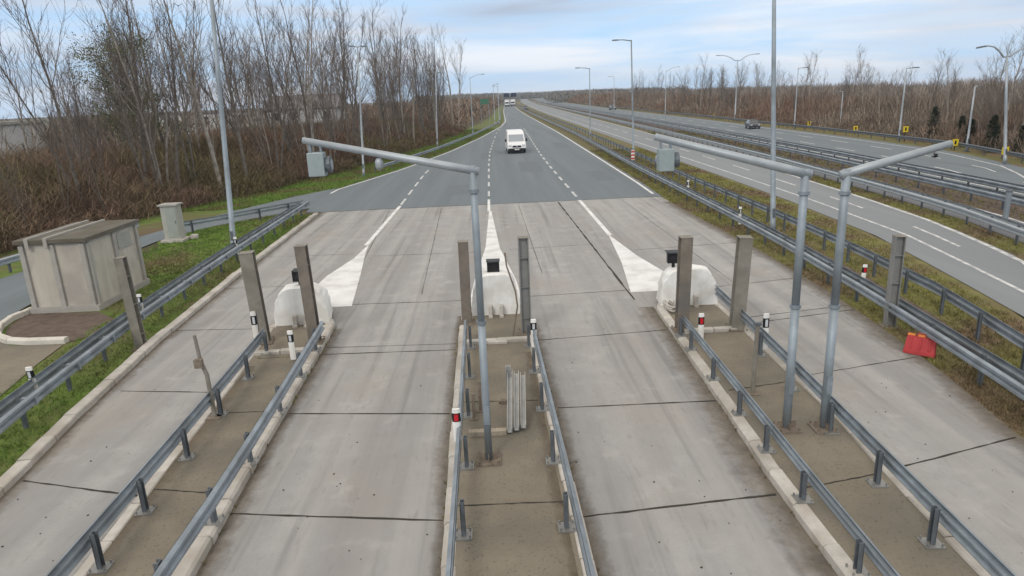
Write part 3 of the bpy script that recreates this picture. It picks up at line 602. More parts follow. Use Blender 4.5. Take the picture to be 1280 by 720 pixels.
lamp((45.6, 90, -.03), 5.0, [(-.5, 0, .05)], 'low lamp pole before the right-hand wood, between two yellow markers', 'galv_pale', .08, .5)
lamp((38, 215, -.03), 10.4, [(-1.2, 0, .2)], 'faint distant lamp pole above the right-hand roads', 'galv_pale', .11)
lamp((.9, 160, -.03), 8.8, [(.8, 0, .1)], 'distant lamp pole left of the bend, by the green sign', 'galv_pale', .10)
lamp((1.9, 158, -.03), 8.4, [(-.7, 0, .1)], 'distant lamp pole just right of another one at the bend', 'galv_pale', .10)

# ------------------------------------------------------------------ delineators
def delineator(loc, h, label, refl='black', rz=0, lean=0):
    r = thing('delineator_post', label, 'delineator', loc, rz, 'delineator posts on the guardrails'); r.rotation_euler = (0, lean, rz)
    o = MB(); o.prism([(-.07, -.02), (-.03, -.045), (.03, -.045), (.07, -.02), (.06, .02), (-.06, .02)], 0, h*.94); b0 = len(o.v)
    o.prism([(-.068, -.018), (-.03, -.043), (.03, -.043), (.068, -.018), (.058, .018), (-.058, .018)], h*.94, h); o.build('body', 'white', r)
    b = MB(); b.prism([(-.074, -.022), (-.032, -.049), (.032, -.049), (.074, -.022), (.064, .024), (-.064, .024)], h*.62, h*.88); bb = b.build('band', 'black', r)
    q = MB(); q.box((0, -.052, h*.75), (.06 if refl != 'redref' else .075, .006, h*.2)); q.build('reflector', M[refl] if refl != 'black' else M['headlamp'], bb)
Y0 = .15
delineator((-6.52, 17.3, Y0), .95, 'black and white delineator at the foot of the grey column on the left island', rz=R(10))
delineator((-5.2, 16.0, .2), .75, 'white framed delineator at the near foot of the left nose block', rz=R(-5))
delineator((-.86, 10.9, .45), .62, 'red reflector delineator on the left guardrail of the central island', 'redref')
delineator((.80, 15.8, .3), .7, 'white framed delineator on the right guardrail of the central island')
delineator((4.98, 15.9, Y0), .75, 'red reflector delineator beside the dark column of the right island', 'redref')
delineator((6.32, 15.2, Y0), .9, 'white framed delineator on the right guardrail of the right island')
delineator((-10.42, 14.3, .3), .68, 'white topped delineator on the left roadside guardrail, nearest the camera', lean=R(-3))
delineator((-10.9, 20.1, .3), .68, 'white topped delineator on the left roadside guardrail, below the hut corner')
delineator((-11.2, 29.0, .2), .75, 'small delineator on the left roadside guardrail, near the tall lamp pole')
delineator((11.2, 19.9, .2), .65, 'white and dark delineator on the right verge guardrail, by the steel column', 'redref', lean=R(4))
delineator((11.1, 30.3, .2), .8, 'faded delineator on the right verge guardrail, near the tall lamp pole')
delineator((11.55, 40.3, .2), .8, 'farther delineator on the right verge guardrail, before the striped marker')

# striped obstacle markers on the right verge
def striped(loc, h, label):
    r = thing('marker_board', label, 'marker board', loc); o = MB(); o.box((0, 0, h/2), (.06, .06, h)); o.build('post', 'galv', r)
    a = MB(); a.box((0, -.045, h*.66), (.3, .02, h*.66)); bo = a.build('board', 'white', r)
    s_ = MB()
    for k in range(3): s_.box((0, -.058, h*(.43+.22*k)), (.3, .004, h*.1))
    s_.build('stripe', 'redref', bo)
striped((12.25, 60.0, -.03), 1.3, 'red and white striped marker board on the right verge')

# ------------------------------------------------------------------ thin posts, scrap, barrier
r = thing('sensor_post', 'thin weathered post with a bracket on the left island, bent in the middle', 'post', (-6.0, 13.0, .15))
o = MB(); o.tube([(0, 0, 0), (-.01, 0, .95), (-.10, .02, 1.25), (-.13, .02, 1.8)], [.05, .045, .04, .035], 8); o.build('shaft', 'greypost', r)
o = MB(); o.box((-.11, -.05, 1.22), (.16, .1, .18)); o.build('bracket', 'rust', r); o = MB(); o.box((0, 0, .012), (.28, .24, .024)); o.build('base_plate', 'rust', r)
r = thing('sensor_post', 'thin straight post standing in the middle of the right island', 'post', (5.14, 12.8, .15))
o = MB(); o.tube([(0, 0, 0), (.02, 0, 1.5)], [.05, .045], 8); o.build('shaft', 'greypost', r)
o = MB(); o.box((.02, 0, 1.52), (.13, .1, .06)); o.build('cap', 'galv_dark', r); o = MB(); o.box((0, 0, .012), (.26, .24, .024)); o.build('base_plate', 'rust', r)
o = MB(); o.tube([(.30, 16.9, .16), (.46, 16.95, 1.0), (.42, 16.95, 1.4), (.22, 16.9, 2.1), (.19, 16.9, 2.45)], .022, 6)
tag(o.build('bent_rod', 'rust'), 'thin bent rusty rod leaning against the grooved steel column', 'rod')
r = thing('channel_stack', 'bundle of bare steel channel bars propped up on the central island', 'scrap bars', (.20, 11.6, .16), R(-3)); r.rotation_euler = (R(24), 0, R(-3))
for i in range(3):
    o = MB(); x = -.13+i*.13; l_ = 1.55-.1*i; y_ = l_/2+.05*i; o.box((x, y_, .02), (.10, l_, .02)); o.box((x-.045, y_, .07), (.012, l_, .1)); o.box((x+.045, y_, .07), (.012, l_, .1)); o.build('bar', 'scrap', r)
o = MB(); o.box((.0, 0, .42), (.09, .015, .84)); o.box((-.045, -.03, .42), (.012, .07, .84)); o.box((.045, -.03, .42), (.012, .07, .84))
t = tag(o.build('channel_bar', 'scrap', loc=(.10, 12.98, .16)), 'short upright steel channel propping the bundle of channel bars', 'scrap bar'); t.rotation_euler = (R(4), 0, R(3))
o = MB(); o.tube([(0, 0, .03), (.38, .05, .05)], .03, 8); o.box((.1, .01, .04), (.12, .14, .08)); o.box((.33, .04, .05), (.08, .1, .1))
tag(o.build('rusty_clamp', 'rust', loc=(-.12, 12.95, .15)), 'rusty clamp lying left of the steel channel stack', 'clamp')
o = MB(); o.box((0, 0, .05), (.72, .14, .1)); tag(o.build('plank', 'plank', loc=(-.35, 11.62, .15), bevel=.008), 'pale plank lying across the central island behind the mast foot', 'plank')
for i, x in enumerate((-.62, -.5)):
    o = MB(); o.tube([(0, 0, 0), (.01, 0, .55+.1*i)], .03, 8); o.box((0, 0, .01), (.16, .14, .02))
    tag(o.build('stub_post', 'rust', loc=(x, 12.3+.35*i, .15)), ('nearer', 'farther')[i]+' rusty stub post left of the central mast', 'stub post')
o = MB(); o.box((0, 0, .035), (.5, .3, .07)); tag(o.build('concrete_pad', 'kerb', loc=(-.1, 16.6, .15), bevel=.01), 'small white concrete pad before the central nose block', 'pad')
# coiled hose on the right island nose
o = MB(); pts = []
for i in range(46):
    q = i*.42; pts.append((.13*math.cos(q), .42*math.sin(q)+.05*math.sin(i), .04+.0035*i))
o.tube(pts, .028, 6); tag(o.build('hose_coil', 'kerb', loc=(4.9, 18.6, .16), smooth=True), 'loose coil of pale hose beside the right nose block', 'hose')
# red barrier
r = thing('red_barrier', 'red plastic barrier with orange top leaning on the right verge', 'barrier', (9.85, 14.75, -.02), R(-44)); r.rotation_euler = (R(-14), 0, R(-44)); r.scale = (.9, .9, .95)
o = MB(); o.prism([(-.36, -.13), (.36, -.13), (.36, .13), (-.36, .13)], 0, .1)
o.v += []; b = len(o.v)
for z, hx, hy in ((.1, .36, .10), (.46, .33, .06)):
    o.v += [(-hx, -hy, z), (hx, -hy, z), (hx, hy, z), (-hx, hy, z)]
o.f += [(b, b+1, b+5, b+4), (b+1, b+2, b+6, b+5), (b+2, b+3, b+7, b+6), (b+3, b, b+4, b+7), (b+4, b+5, b+6, b+7)]
for x in (-.22, 0, .22): o.box((x, -.088, .28), (.05, .03, .3), 0, R(-6))
bo = o.build('body', 'red', r, bevel=.012)
o = MB()
for x in (-.24, 0, .24): o.box((x, 0, .485), (.17, .13, .05))
o.build('top_tape', 'orange', r)
o = MB(); o.tube([(-.1, -.075, .47), (-.08, -.09, .54), (.08, -.09, .54), (.1, -.075, .47)], .014, 6); o.build('handle', 'red', r)
# blue-grey stub at the far guardrail
r = thing('sign_stub', 'short blue-grey pole between the guardrails near the right edge', 'pole', (21.6, 27.9, -.03)); o = MB(); o.tube([(0, 0, 0), (0, 0, 1.55)], .11, 10); o.build('shaft', 'mast', r); o = MB(); o.tube([(0, 0, 1.54), (0, 0, 1.62)], .125, 10); o.build('cap', 'galv_dark', r)

# ------------------------------------------------------------------ hut, cabinet, houses
hx0, hx1, hy0, hy1, hh = -15.5, -13.4, 22.1, 25.4, 2.3
r = thing('concrete_hut', 'small grey concrete utility hut with flat mossy roof on the grass', 'hut', (hx0, hy0, -.03))
o = MB(); o.box(((hx0+hx1)/2, (hy0+hy1)/2, hh/2), (hx1-hx0, hy1-hy0, hh)); o.build('wall', 'hut', r, loc=W(r))
for x, y in [(hx0+.08, hy0-.03), (hx0+.5*(hx1-hx0), hy0-.03), (hx1-.08, hy0-.03)]:
    o = MB(); o.box((x, y, hh/2-.02), (.16, .10, hh-.06)); o.build('pilaster', 'hut_dark', r, loc=W(r), bevel=.01)
for x, y in [(hx1+.03, hy0+.1), (hx1+.03, (hy0+hy1)/2), (hx1+.03, hy1-.1)]:
    o = MB(); o.box((x, y, hh/2-.02), (.10, .16, hh-.06)); o.build('pilaster', 'hut_dark', r, loc=W(r), bevel=.01)
o = MB(); o.box(((hx0+hx1)/2, (hy0+hy1)/2, .07), (hx1-hx0+.2, hy1-hy0+.2, .2)); o.build('plinth', 'hut_dark', r, loc=W(r))
o = MB(); o.box((hx1+.012, hy1-.95, hh-.42), (.03, .9, .55)); v = o.build('wall_panel', 'hut_dark', r, loc=W(r))  # flat grey panel high on the side wall, thin slats across it
o = MB()
for k in range(5): o.box((hx1+.032, hy1-.95, hh-.62+.1*k), (.012, .82, .03))
o.build('panel_slat', 'cab_door', v)
o = MB(); o.box(((hx0+hx1)/2, (hy0+hy1)/2, hh+.075), (hx1-hx0+.24, hy1-hy0+.24, .14)); rf = o.build('roof', 'hut_roof', r, loc=W(r), bevel=.015)
for x in (hx0+.35, hx0+.95):
    o = MB(); o.box((x, (hy0+hy1)/2, hh+.17), (.09, hy1-hy0+.2, .07)); o.build('rib', 'hut_dark', rf, bevel=.01)
for x in (hx0+.35, hx0+.95):
    o = MB(); o.box((x, hy0-.14, hh+.03), (.12, .05, .34)); o.build('spout', 'hut_dark', rf, bevel=.01)
r = thing('electric_cabinet', 'upright grey concrete electric cabinet on a plinth behind the hut', 'cabinet', (-16.05, 34.0, -.03))
o = MB(); o.box((0, 0, .95), (.78, .62, 1.7)); o.build('body', 'cabinet', r, bevel=.02)
o = MB(); o.box((0, 0, .05), (1.1, 1.0, .16)); o.build('plinth', 'kerb', r); o = MB(); o.box((0, 0, 1.84), (.92, .78, .08)); o.build('roof', 'hut_dark', r)
o = MB(); o.box((.1, -.32, .98), (.5, .03, 1.45)); dd = o.build('door', 'cab_door', r); o = MB(); o.box((.28, -.345, 1.0), (.03, .02, .14)); o.build('handle', 'galv_dark', dd)
o = MB(); o.box((0, 0, .12), (.34, .28, .24)); tag(o.build('stone_block', 'kerb', loc=(-15.25, 34.3, -.03), bevel=.05), 'broken stone block beside the electric cabinet', 'stone')
def house(loc, sx, sy, h, rh, label, win, wm='plaster', rm='tile', flat=False):
    r = thing('house', label, 'house', loc); o = MB(); o.box((0, 0, h/2), (sx, sy, h)); o.build('wall', wm, r)
    o = MB()
    if flat: o.box((0, 0, h+.15), (sx+.5, sy+.5, .3))
    else:
        a, b = sx/2+.4, sy/2+.4; o.v += [(-a, -b, h), (a, -b, h), (a, b, h), (-a, b, h), (-a, 0, h+rh), (a, 0, h+rh)]; o.f += [(0, 1, 5, 4), (2, 3, 4, 5), (0, 4, 3), (1, 2, 5), (0, 3, 2, 1)]
    o.build('roof', rm, r)
    nx, nz = win
    for i in range(nx):
        for k in range(nz):
            x, z = -sx/2+(i+.5)*sx/nx, 1.5+k*2.9; o = MB()
            for dx in (-.62, .62): o.box((x+dx, -sy/2-.03, z), (.09, .08, 1.4))
            for dz in (-.66, .66): o.box((x, -sy/2-.03, z+dz), (1.15, .08, .09))
            f_ = o.build('window', 'hut_dark', r); o = MB(); o.box((x, -sy/2-.006, z), (1.15, .02, 1.25)); o.build('pane', 'glass', f_)
house((-57, 76, -.06), 13, 9, 5.6, 2.6, 'white house with pale flat roof behind the trees at the left edge', (5, 2), flat=True, rm='cabinet')
house((-47, 122, -.06), 15, 10, 5.6, 0, 'long pale block seen between the bare trunks', (5, 2), flat=True)
house((-33, 128, -.06), 12, 9, 5.6, 2.4, 'pale house with tiled roof between the trunks, right of the long block', (4, 2))

# ------------------------------------------------------------------ vehicles
def wheel(root, x, y, r_, wd):
    o = MB(); o.tube([(x-wd/2, y, r_), (x-wd/2+.03, y, r_), (x+wd/2-.03, y, r_), (x+wd/2, y, r_)], [r_*.9, r_, r_, r_*.9], 20); t = o.build('wheel', 'tyre', root)
    o = MB(); s_ = 1 if x > 0 else -1; o.tube([(x+s_*(wd/2-.01), y, r_), (x+s_*(wd/2+.012), y, r_)], r_*.62, 14); o.build('rim', 'galv', t)
def side_loft(prof, hw, tum):
    """prof: list of (y,z) loop in side view; half width narrows with height by tum"""
    o = MB(); n = len(prof); zs = [p[1] for p in prof]; z0, z1 = min(zs), max(zs)
    def hwz(z): q = (z-z0)/(z1-z0); return hw*(1-tum*max(0, q-.42))
    for s_ in (-1, 1):
        for (y, z) in prof: o.v.append((s_*hwz(z), y, z))
    o.f.append(tuple(range(n))); o.f.append(tuple(n+i for i in reversed(range(n))))
    for i in range(n): o.f.append((i, (i+1) % n, n+(i+1) % n, n+i))
    return o
r = thing('delivery_van', 'white panel van driving towards the camera in the right lane', 'van', (2.75, 77.0, 0), R(1.5))
prof = [(-.05, .32), (-.08, .62), (.0, .95), (.18, 1.13), (.72, 1.25), (1.35, 2.02), (1.75, 2.28), (2.6, 2.42), (5.3, 2.40), (5.5, 2.25), (5.55, .9), (5.5, .36)]
o = side_loft(prof, 1.02, .2); o.build('body', 'vanpaint', r, bevel=.07)
o = MB(); o.v += [(-.86, .74, 1.30), (.86, .74, 1.30), (.80, 1.30, 2.0), (-.80, 1.30, 2.0)]; o.v += [(x, y-.015, z+.02) for x, y, z in o.v]; o.f += [(4, 5, 6, 7), (0, 1, 5, 4), (1, 2, 6, 5), (2, 3, 7, 6), (3, 0, 4, 7)]; o.build('windscreen', 'screen', r)
o = MB(); o.box((0, -.1, .42), (1.98, .16, .32)); o.build('bumper', 'black', r, bevel=.04)
o = MB(); o.box((0, -.085, .78), (.95, .06, .2)); gg = o.build('grille', 'black', r, bevel=.02); o = MB(); o.box((0, -.125, .8), (.16, .02, .13)); o.build('emblem', 'galv_pale', gg)
o = MB(); o.box((0, -.185, .46), (.52, .012, .11)); o.build('number_plate', 'white', r)
for s_ in (-1, 1):
    o = MB(); o.box((s_*.76, -.0, .88), (.36, .16, .22), 0, R(-20)); o.build('headlight', 'headlamp', r, bevel=.03)
    o = MB(); o.box((s_*1.17, .95, 1.42), (.16, .12, .32)); o.box((s_*1.05, .97, 1.33), (.14, .05, .06)); o.build('mirror', 'black', r, bevel=.02)
    o = MB(); o.v += [(s_*1.012, .95, 1.32), (s_*1.012, 1.95, 1.32), (s_*.955, 1.95, 1.92), (s_*.955, 1.42, 1.92)]; o.f.append((0, 1, 2, 3)); o.build('side_window', 'glass', r)
    for y in (.85, 4.4): wheel(r, s_*.88, y, .34, .23)
def truck(loc, label, rz=0):
    r = thing('truck', label, 'truck', loc, rz); o = side_loft([(0, .5), (-.05, 1.0), (.1, 2.9), (.3, 3.1), (2.2, 3.15), (2.2, .5)], 1.22, .05); o.build('cab', 'vanpaint', r, bevel=.08)
    o = MB(); o.box((0, .0, 2.15), (2.1, .1, .8)); o.build('windscreen', 'lens', r); o = MB(); o.box((0, -.06, .75), (2.3, .14, .6)); o.build('bumper', 'black', r)
    o = MB(); o.box((0, 8.6, 2.5), (2.5, 12.4, 2.7)); o.build('trailer', 'plaster', r, bevel=.04); o = MB(); o.box((0, 8.6, 1.0), (1.0, 12.4, .25)); o.build('chassis', 'black', r)
    for s_ in (-1, 1):
        for y in (1.2, 10.5, 11.8, 13.1): wheel(r, s_*1.05, y, .5, .3)
truck((9.6, 400, 0), 'white truck far along the main road below the dark sign gantry', R(-3))
truck((13.2, 408, 0), 'second white truck beside another below the dark sign gantry', R(-3))
def car(loc, label, rz, m='carpaint', s=1.0):
    r = thing('car', label, 'car', loc, rz); r.scale = (s, s, s)
    o = side_loft([(0, .3), (-.03, .6), (.1, .78), (1.1, .92), (3.9, .95), (4.35, .85), (4.4, .35)], .88, .1); o.build('body', m, r, bevel=.05)
    o = side_loft([(1.0, .9), (1.75, 1.40), (2.2, 1.46), (3.2, 1.43), (4.0, .92)], .76, .3); o.build('cabin', 'glass', r, bevel=.03)
    o = MB(); o.box((0, 2.5, 1.455), (1.05, 1.2, .03)); o.build('roof', m, r)
    for sx in (-1, 1):
        o = MB(); o.box((sx*.62, .0, .68), (.34, .1, .14)); o.build('headlight', 'headlamp', r)
        for y in (.85, 3.5): wheel(r, sx*.78, y, .31, .2)
car((38.6, 101, -.012), 'dark car on the farthest carriageway, nearest of the far cars', R(-9), s=.88)
car((14.6, 292, -.012), 'dark car far along at the right edge of the main road', R(-2), s=1.2)
car((41.5, 236, -.012), 'small dark car far off on the farthest carriageway', R(-3), s=1.1)

# ------------------------------------------------------------------ far signs
r = thing('sign_gantry', 'dark blue sign gantry spanning the main road at the horizon', 'gantry', (11.3, 412, -.03), R(-3))
for x in (-6.5, 6.5):
    o = MB(); o.box((x, 0, 3.6), (.35, .35, 7.2)); o.build('leg', 'galv', r)
o = MB(); o.box((0, 0, 7.0), (13.4, .4, .5)); o.build('beam', 'galv', r)
for x in (-1.5, 2.6):
    o = MB(); o.box((x, -.35, 6.4), (3.2, .14, 2.2)); o.build('sign_panel', 'blue', r)
r = thing('road_sign', 'green road sign on two posts at the left of the bend', 'road sign', (-1.2, 158, -.03))
for x in (-.9, .9):
    o = MB(); o.box((x, .06, 2.9), (.1, .1, 5.8)); o.build('post', 'galv', r)
o = MB(); o.box((0, 0, 5.2), (1.9, .06, 1.2)); o.build('sign_panel', 'green', r)
YL = [((38.9, 51.3), 'yellow marker sign in the grass just right of the big double-arm lamp'), ((40.6, 59.6), 'yellow marker sign by the tip of the short bare signal arm'), ((42.2, 69.8), 'tallest of the yellow marker signs, left of a conifer'),
      ((44.0, 83), 'yellow marker sign beside the low lamp pole'), ((45.2, 98), 'small yellow marker sign right of the tall near lamp pole'), ((46.6, 145), 'tiny yellow marker sign near the double-arm lamp of the far wood')]
for i, ((x, y), lb) in enumerate(YL):
    r = thing('marker_sign', lb, 'sign', (x, y, -.03), 0, 'yellow marker signs before the right wood')
    hgt_ = .9 if i != 2 else 1.5; o = MB(); o.tube([(0, .04, 0), (0, .04, hgt_)], .035, 8); o.build('post', 'black', r)
    o = MB(); o.box((0, 0, hgt_-.2), (.52, .04, .58)); pn = o.build('panel', 'yellow', r); o = MB(); o.box((0, -.023, hgt_-.2), (.16, .006, .34)); o.build('mark', 'black', pn)

# ------------------------------------------------------------------ birds
def bird(loc, s, rz, label):
    r = thing('bird', label, 'bird', loc, rz); r.scale = (s, s, s)
    o = MB(); o.tube([(0, -.22, 0), (0, -.17, .01), (0, -.05, 0), (0, .08, -.01), (0, .2, 0), (0, .3, .01)], [.012, .04, .065, .06, .03, .012], 10); o.build('body', 'bird', r, smooth=True)
    for sx in (-1, 1):
        o = MB(); pts = [(.03, -.07, .03), (.25, -.12, .17), (.5, -.02, .26), (.46, .03, .25), (.25, .07, .16), (.03, .1, .03)]
        o.v += [(sx*x, y, z) for x, y, z in pts]+[(sx*x, y, z-.012) for x, y, z in pts]; n = 6
        o.f += [tuple(range(n)), tuple(n+i for i in reversed(range(n)))]+[(i, (i+1) % n, n+(i+1) % n, n+i) for i in range(n)]; o.build('wing', 'bird', r)
bird((33.0, 50.5, .55), 1.0, R(70), 'dark bird flying low over the far carriageway')
bird((-18.6, 45, 12.35), .55, R(30), 'tiny bird in the sky at the upper left')

# ------------------------------------------------------------------ trees
def rot_from(d, ang, az):
    a = d.orthogonal().normalized(); b = d.cross(a); n = a*math.cos(az)+b*math.sin(az); return (d*math.cos(ang)+n*math.sin(ang)).normalized()
def gen_tree(seed, h, stems=1, spread=.55, first=.3):
    q = random.Random(seed); T = MB(); C = MB()
    def branch(mb, p, d, ln, r0_, r1_, seg, n, up=.12, wob=.10):
        pts = [p.copy()]; dd = d.copy()
        for i in range(seg):
            dd = (dd+Vector((q.gauss(0, wob), q.gauss(0, wob), up+q.gauss(0, wob*.5)))).normalized(); pts.append(pts[-1]+dd*ln/seg)
        mb.tube(pts, [r0_+(r1_-r0_)*i/seg for i in range(seg+1)], n, cap=False); return pts
    for s_ in range(stems):
        a0 = q.uniform(0, 6.28); lean = (.05 if stems == 1 else q.uniform(.10, .24)); hh_ = h*(1 if s_ == 0 else q.uniform(.7, .95)); rb = .017*hh_*(1 if stems == 1 else .75)*.62
        d0 = Vector((math.cos(a0)*lean, math.sin(a0)*lean, 1)).normalized(); p0 = Vector((math.cos(a0)*.15*(stems > 1), math.sin(a0)*.15*(stems > 1), -.1))
        tr = branch(T, p0, d0, hh_, rb, .02, 9, 7, .06, .045)
        nl = int(q.uniform(10, 14)) if stems < 3 else 8
        for k in range(nl):
            t = first+(.97-first)*(k+q.random())/nl; i = min(8, int(t*9)); p = tr[i].lerp(tr[i+1], t*9-i); d_ = (tr[i+1]-tr[i]).normalized()
            ln = h*(.34*(1-t)+.09)*q.uniform(.7, 1.25); b = rot_from(d_, q.uniform(.38, .38+spread), q.uniform(0, 6.28)); rr_ = max(.018, rb*(1-t)*.55)
            bp = branch(T, p, b, ln, rr_, .011, 5, 5, .16, .11)
            for m_ in range(int(4+ln*1.2)):
                tt = q.uniform(.2, 1); j = min(4, int(tt*5)); pp = bp[j].lerp(bp[j+1], tt*5-j); db = (bp[j+1]-bp[j]).normalized(); l2 = ln*q.uniform(.22, .5)+.3
                tw = branch(C, pp, rot_from(db, q.uniform(.3, .85), q.uniform(0, 6.28)), l2, .013, .006, 3, 3, .12, .12)
                for w_ in range(2):
                    t3 = q.uniform(.15, 1); j3 = min(2, int(t3*3)); p3 = tw[j3].lerp(tw[j3+1], t3*3-j3); d3 = (tw[j3+1]-tw[j3]).normalized()
                    e3 = rot_from(d3, q.uniform(.3, .8), q.uniform(0, 6.28)); e3.z += .15; C.tube([p3, p3+e3.normalized()*l2*q.uniform(.35, .7)], [.007, .004], 3, cap=False)
    return T, C
PROTO = []
for sd_, h_, st_, sp_, fi_ in [(11, 15, 1, .5, .28), (12, 16, 1, .35, .35), (13, 14, 2, .5, .3), (14, 15, 3, .45, .32), (15, 13, 2, .6, .22), (16, 17, 1, .4, .42), (17, 12, 3, .5, .25), (18, 16, 2, .35, .4)]:
    T, C = gen_tree(sd_, h_, st_, sp_, fi_); root = thing('bare_tree', '', 'tree')
    t_ = T.build('trunk', 'barkpale' if sd_ in (12, 16, 14) else 'bark', root, smooth=True, fix=False); c_ = C.build('crown', 'twig', root, fix=False); PROTO.append((root, h_))
used = set()
def tree(i, x, y, s, rz, label, group, sz=1.0):
    root = PROTO[i][0]
    if i not in used: used.add(i); o = root
    else: o = copy_tree(root)
    o.location = (x, y, -.06); o.rotation_euler = (0, 0, rz); o.scale = (s, s, s*sz); o['label'] = label; o['group'] = group; return o
LEFTG = 'bare trees of the wood left of the road'
LL = ['bare single-stemmed tree in the leafless wood left of the road', 'bare tree with two or three stems in the leafless wood left of the road']
q = random.Random(5)
n = 0
front = [(-17.6, 52), (-19.0, 50), (-16.4, 57), (-15.5, 63), (-14.2, 69), (-13.0, 76), (-12.6, 72), (-11.2, 82), (-10.5, 88), (-9.8, 94), (-8.9, 104), (-8.2, 112), (-7.2, 120), (-6.4, 130), (-21.5, 46), (-23.6, 42), (-22.6, 48), (-5.4, 140)]
for (x, y) in front:
    tree(n % 8, x-1+q.uniform(-.4, .4), y, q.uniform(.84, 1.10), q.uniform(0, 6.28), LL[n % 8 in (2, 3, 4, 6, 7)], LEFTG); n += 1
while n < 112:
    y = 34+100*q.random()**1.25; x = WOOD_L(y)-1.5-34*q.random()**1.3
    if x < -30-.62*(y-40) : continue
    k = q.uniform(.80, 1.16)*(1.0 if y < 95 else .94)
    if x < -.53*y: k *= .66
    tree(int(q.random()*8), x, y, k, q.uniform(0, 6.28), '', LEFTG); n += 1
for o in list(bpy.data.objects):
    if o.parent is None and o.name.startswith('bare_tree') and o.get('group') == LEFTG:
        me = [c for c in o.children if c.name.startswith('trunk')][0].data; k = [c for c, (rt, _) in enumerate(PROTO) if [z for z in rt.children if z.name.startswith('trunk')][0].data == me][0]
        o['label'] = LL[k in (2, 3, 4, 6, 7)]
# saplings along the wood's edge
q = random.Random(77); SG = 'saplings at the edge of the left wood'
for _ in range(42):
    y = 33+75*q.random()**1.3; x = WOOD_L(y)-.2-7*q.random()**1.5
    tree(int(q.random()*8), x, y, q.uniform(.24, .42), q.uniform(0, 6.28), 'thin leafless sapling rising from the brown undergrowth left of the road', SG, 1.15)
# ivy-covered tree
r = thing('ivy_tree', 'tree wrapped in olive green ivy among the bare trees at the left', 'tree', (-27.6, 55, -.06))
T, C = gen_tree(31, 13.5, 2, .5, .3); T.build('trunk', 'bark', r, fix=False); C.build('crown', 'twig', r, fix=False)
o = MB(); q = random.Random(3)
for cl in range(46):
    c = Vector((q.gauss(0, 1.3), q.gauss(0, 1.3), q.uniform(4.5, 11.8))); rad = q.uniform(.4, 1.0)
    for _ in range(240):
        p = c+Vector((q.gauss(0, rad*.6), q.gauss(0, rad*.6), q.gauss(0, rad*.7))); s_ = q.uniform(.045, .085); a = Vector((q.gauss(0, 1), q.gauss(0, 1), q.gauss(0, 1))).normalized(); b = a.orthogonal().normalized()
        o.face([p-a*s_, p+b*s_*.6, p+a*s_, p-b*s_*.6])
o.build('ivy', 'ivy', r, fix=False)
# conifers before the right wood
def conifer(x, y, h, label):
    r = thing('conifer', label, 'tree', (x, y, -.06), 0, 'dark conifers before the right wood'); o = MB(); o.tube([(0, 0, 0), (0, 0, h)], [.11, .02], 7); o.build('trunk', 'bark', r)
    o = MB(); q = random.Random(int(x*9))
    for _ in range(1500):
        t = q.random()**.8; z = h*(.08+.9*t); rad = h*.26*(1-t)**.8*(.55+.45*math.sin(z*9)**2)+.05; a = q.uniform(0, 6.28); rr_ = rad*math.sqrt(q.random()); p = Vector((rr_*math.cos(a), rr_*math.sin(a), z-rr_*.25)); d_ = Vector((math.cos(a), math.sin(a), q.uniform(-.4, .1))); s_ = q.uniform(.12, .3); b = Vector((-d_.y, d_.x, q.uniform(-.5, .5)))*.22
        o.face([p-b*s_, p+d_*s_, p+b*s_])
    o.build('crown', 'conifer', r, fix=False)
conifer(44.2, 68.5, 3.6, 'dark conifer right of a lamp pole before the right wood'); conifer(41.9, 57.0, 3.2, 'dark conifer behind the short lamp pole'); conifer(40.6, 50.0, 4.6, 'dark green conifer at the far right, behind the big double-arm lamp')
conifer(42.6, 54.5, 2.4, 'low dark evergreen just left of the conifer at the right edge'); conifer(43.3, 58.5, 2.2, 'low dark evergreen beside the short lamp pole'); conifer(45.0, 65.5, 2.7, 'dark evergreen deep in the thicket between two conifers')
conifer(43.5, 62, 2.6, 'small dark conifer between two lamp poles of the far road'); conifer(42.5, 52.5, 4.0, 'dark conifer at the right edge of the picture')
# right-hand wood: individual bare trees
RG = 'bare trees of the wood beyond the far carriageway'; RLB = 'bare tree of the brown wood beyond the far carriageway'
q = random.Random(9); n = 0
while n < 134:
    y = 46+230*q.random()**1.7; x = WOOD_R(y)+.3+20*q.random()**1.3
    if x > .72*y+16: continue
    k = q.uniform(.36, .62)*(1 if q.random() < .8 else 1.2)*(1+.0012*(y-60)); tree(int(q.random()*8), x, y, k, q.uniform(0, 6.28), RLB, RG, 1.0); n += 1

# ------------------------------------------------------------------ undergrowth, far woods, grass (uncountable)
def thicket(name, m, items, label, cat, blades=26, wd=.03, lean=.5):
    o = MB(); q = random.Random(len(items))
    V = o.v; Fc = o.f
    for (x, y, h, rad, k, zb) in items:
        for _ in range(int(blades*k)):
            a = q.uniform(0, 6.28); r1 = rad*math.sqrt(q.random()); bx, by = x+r1*math.cos(a), y+r1*math.sin(a); z1 = h*q.uniform(.35, 1.0); le = q.gauss(0, lean)*h*.5; le2 = q.gauss(0, lean)*h*.5; wq = wd*q.uniform(.6, 1.5)*(1+y/120)
            an = q.uniform(-.7, .7); dx, dy = math.cos(an)*wq, math.sin(an)*wq; z0 = zb+q.uniform(0, h*.72); z1 = min(h, z0+h*q.uniform(.10, .42)); b = len(V)
            mx_, my_, mz = bx+le*.35, by+le2*.35, z0+(z1-z0)*.5+zb
            V += [(bx-dx, by-dy, z0), (bx+dx, by+dy, z0), (mx_+dx*.8, my_+dy*.8, mz), (mx_-dx*.8, my_-dy*.8, mz), (bx+le, by+le2, max(z1+zb, mz+.1))]
            Fc += [(b, b+1, b+2, b+3), (b+3, b+2, b+4)]
    ob = o.build(name, m, fix=False); return stuff(ob, label, cat)
q = random.Random(21); items = []
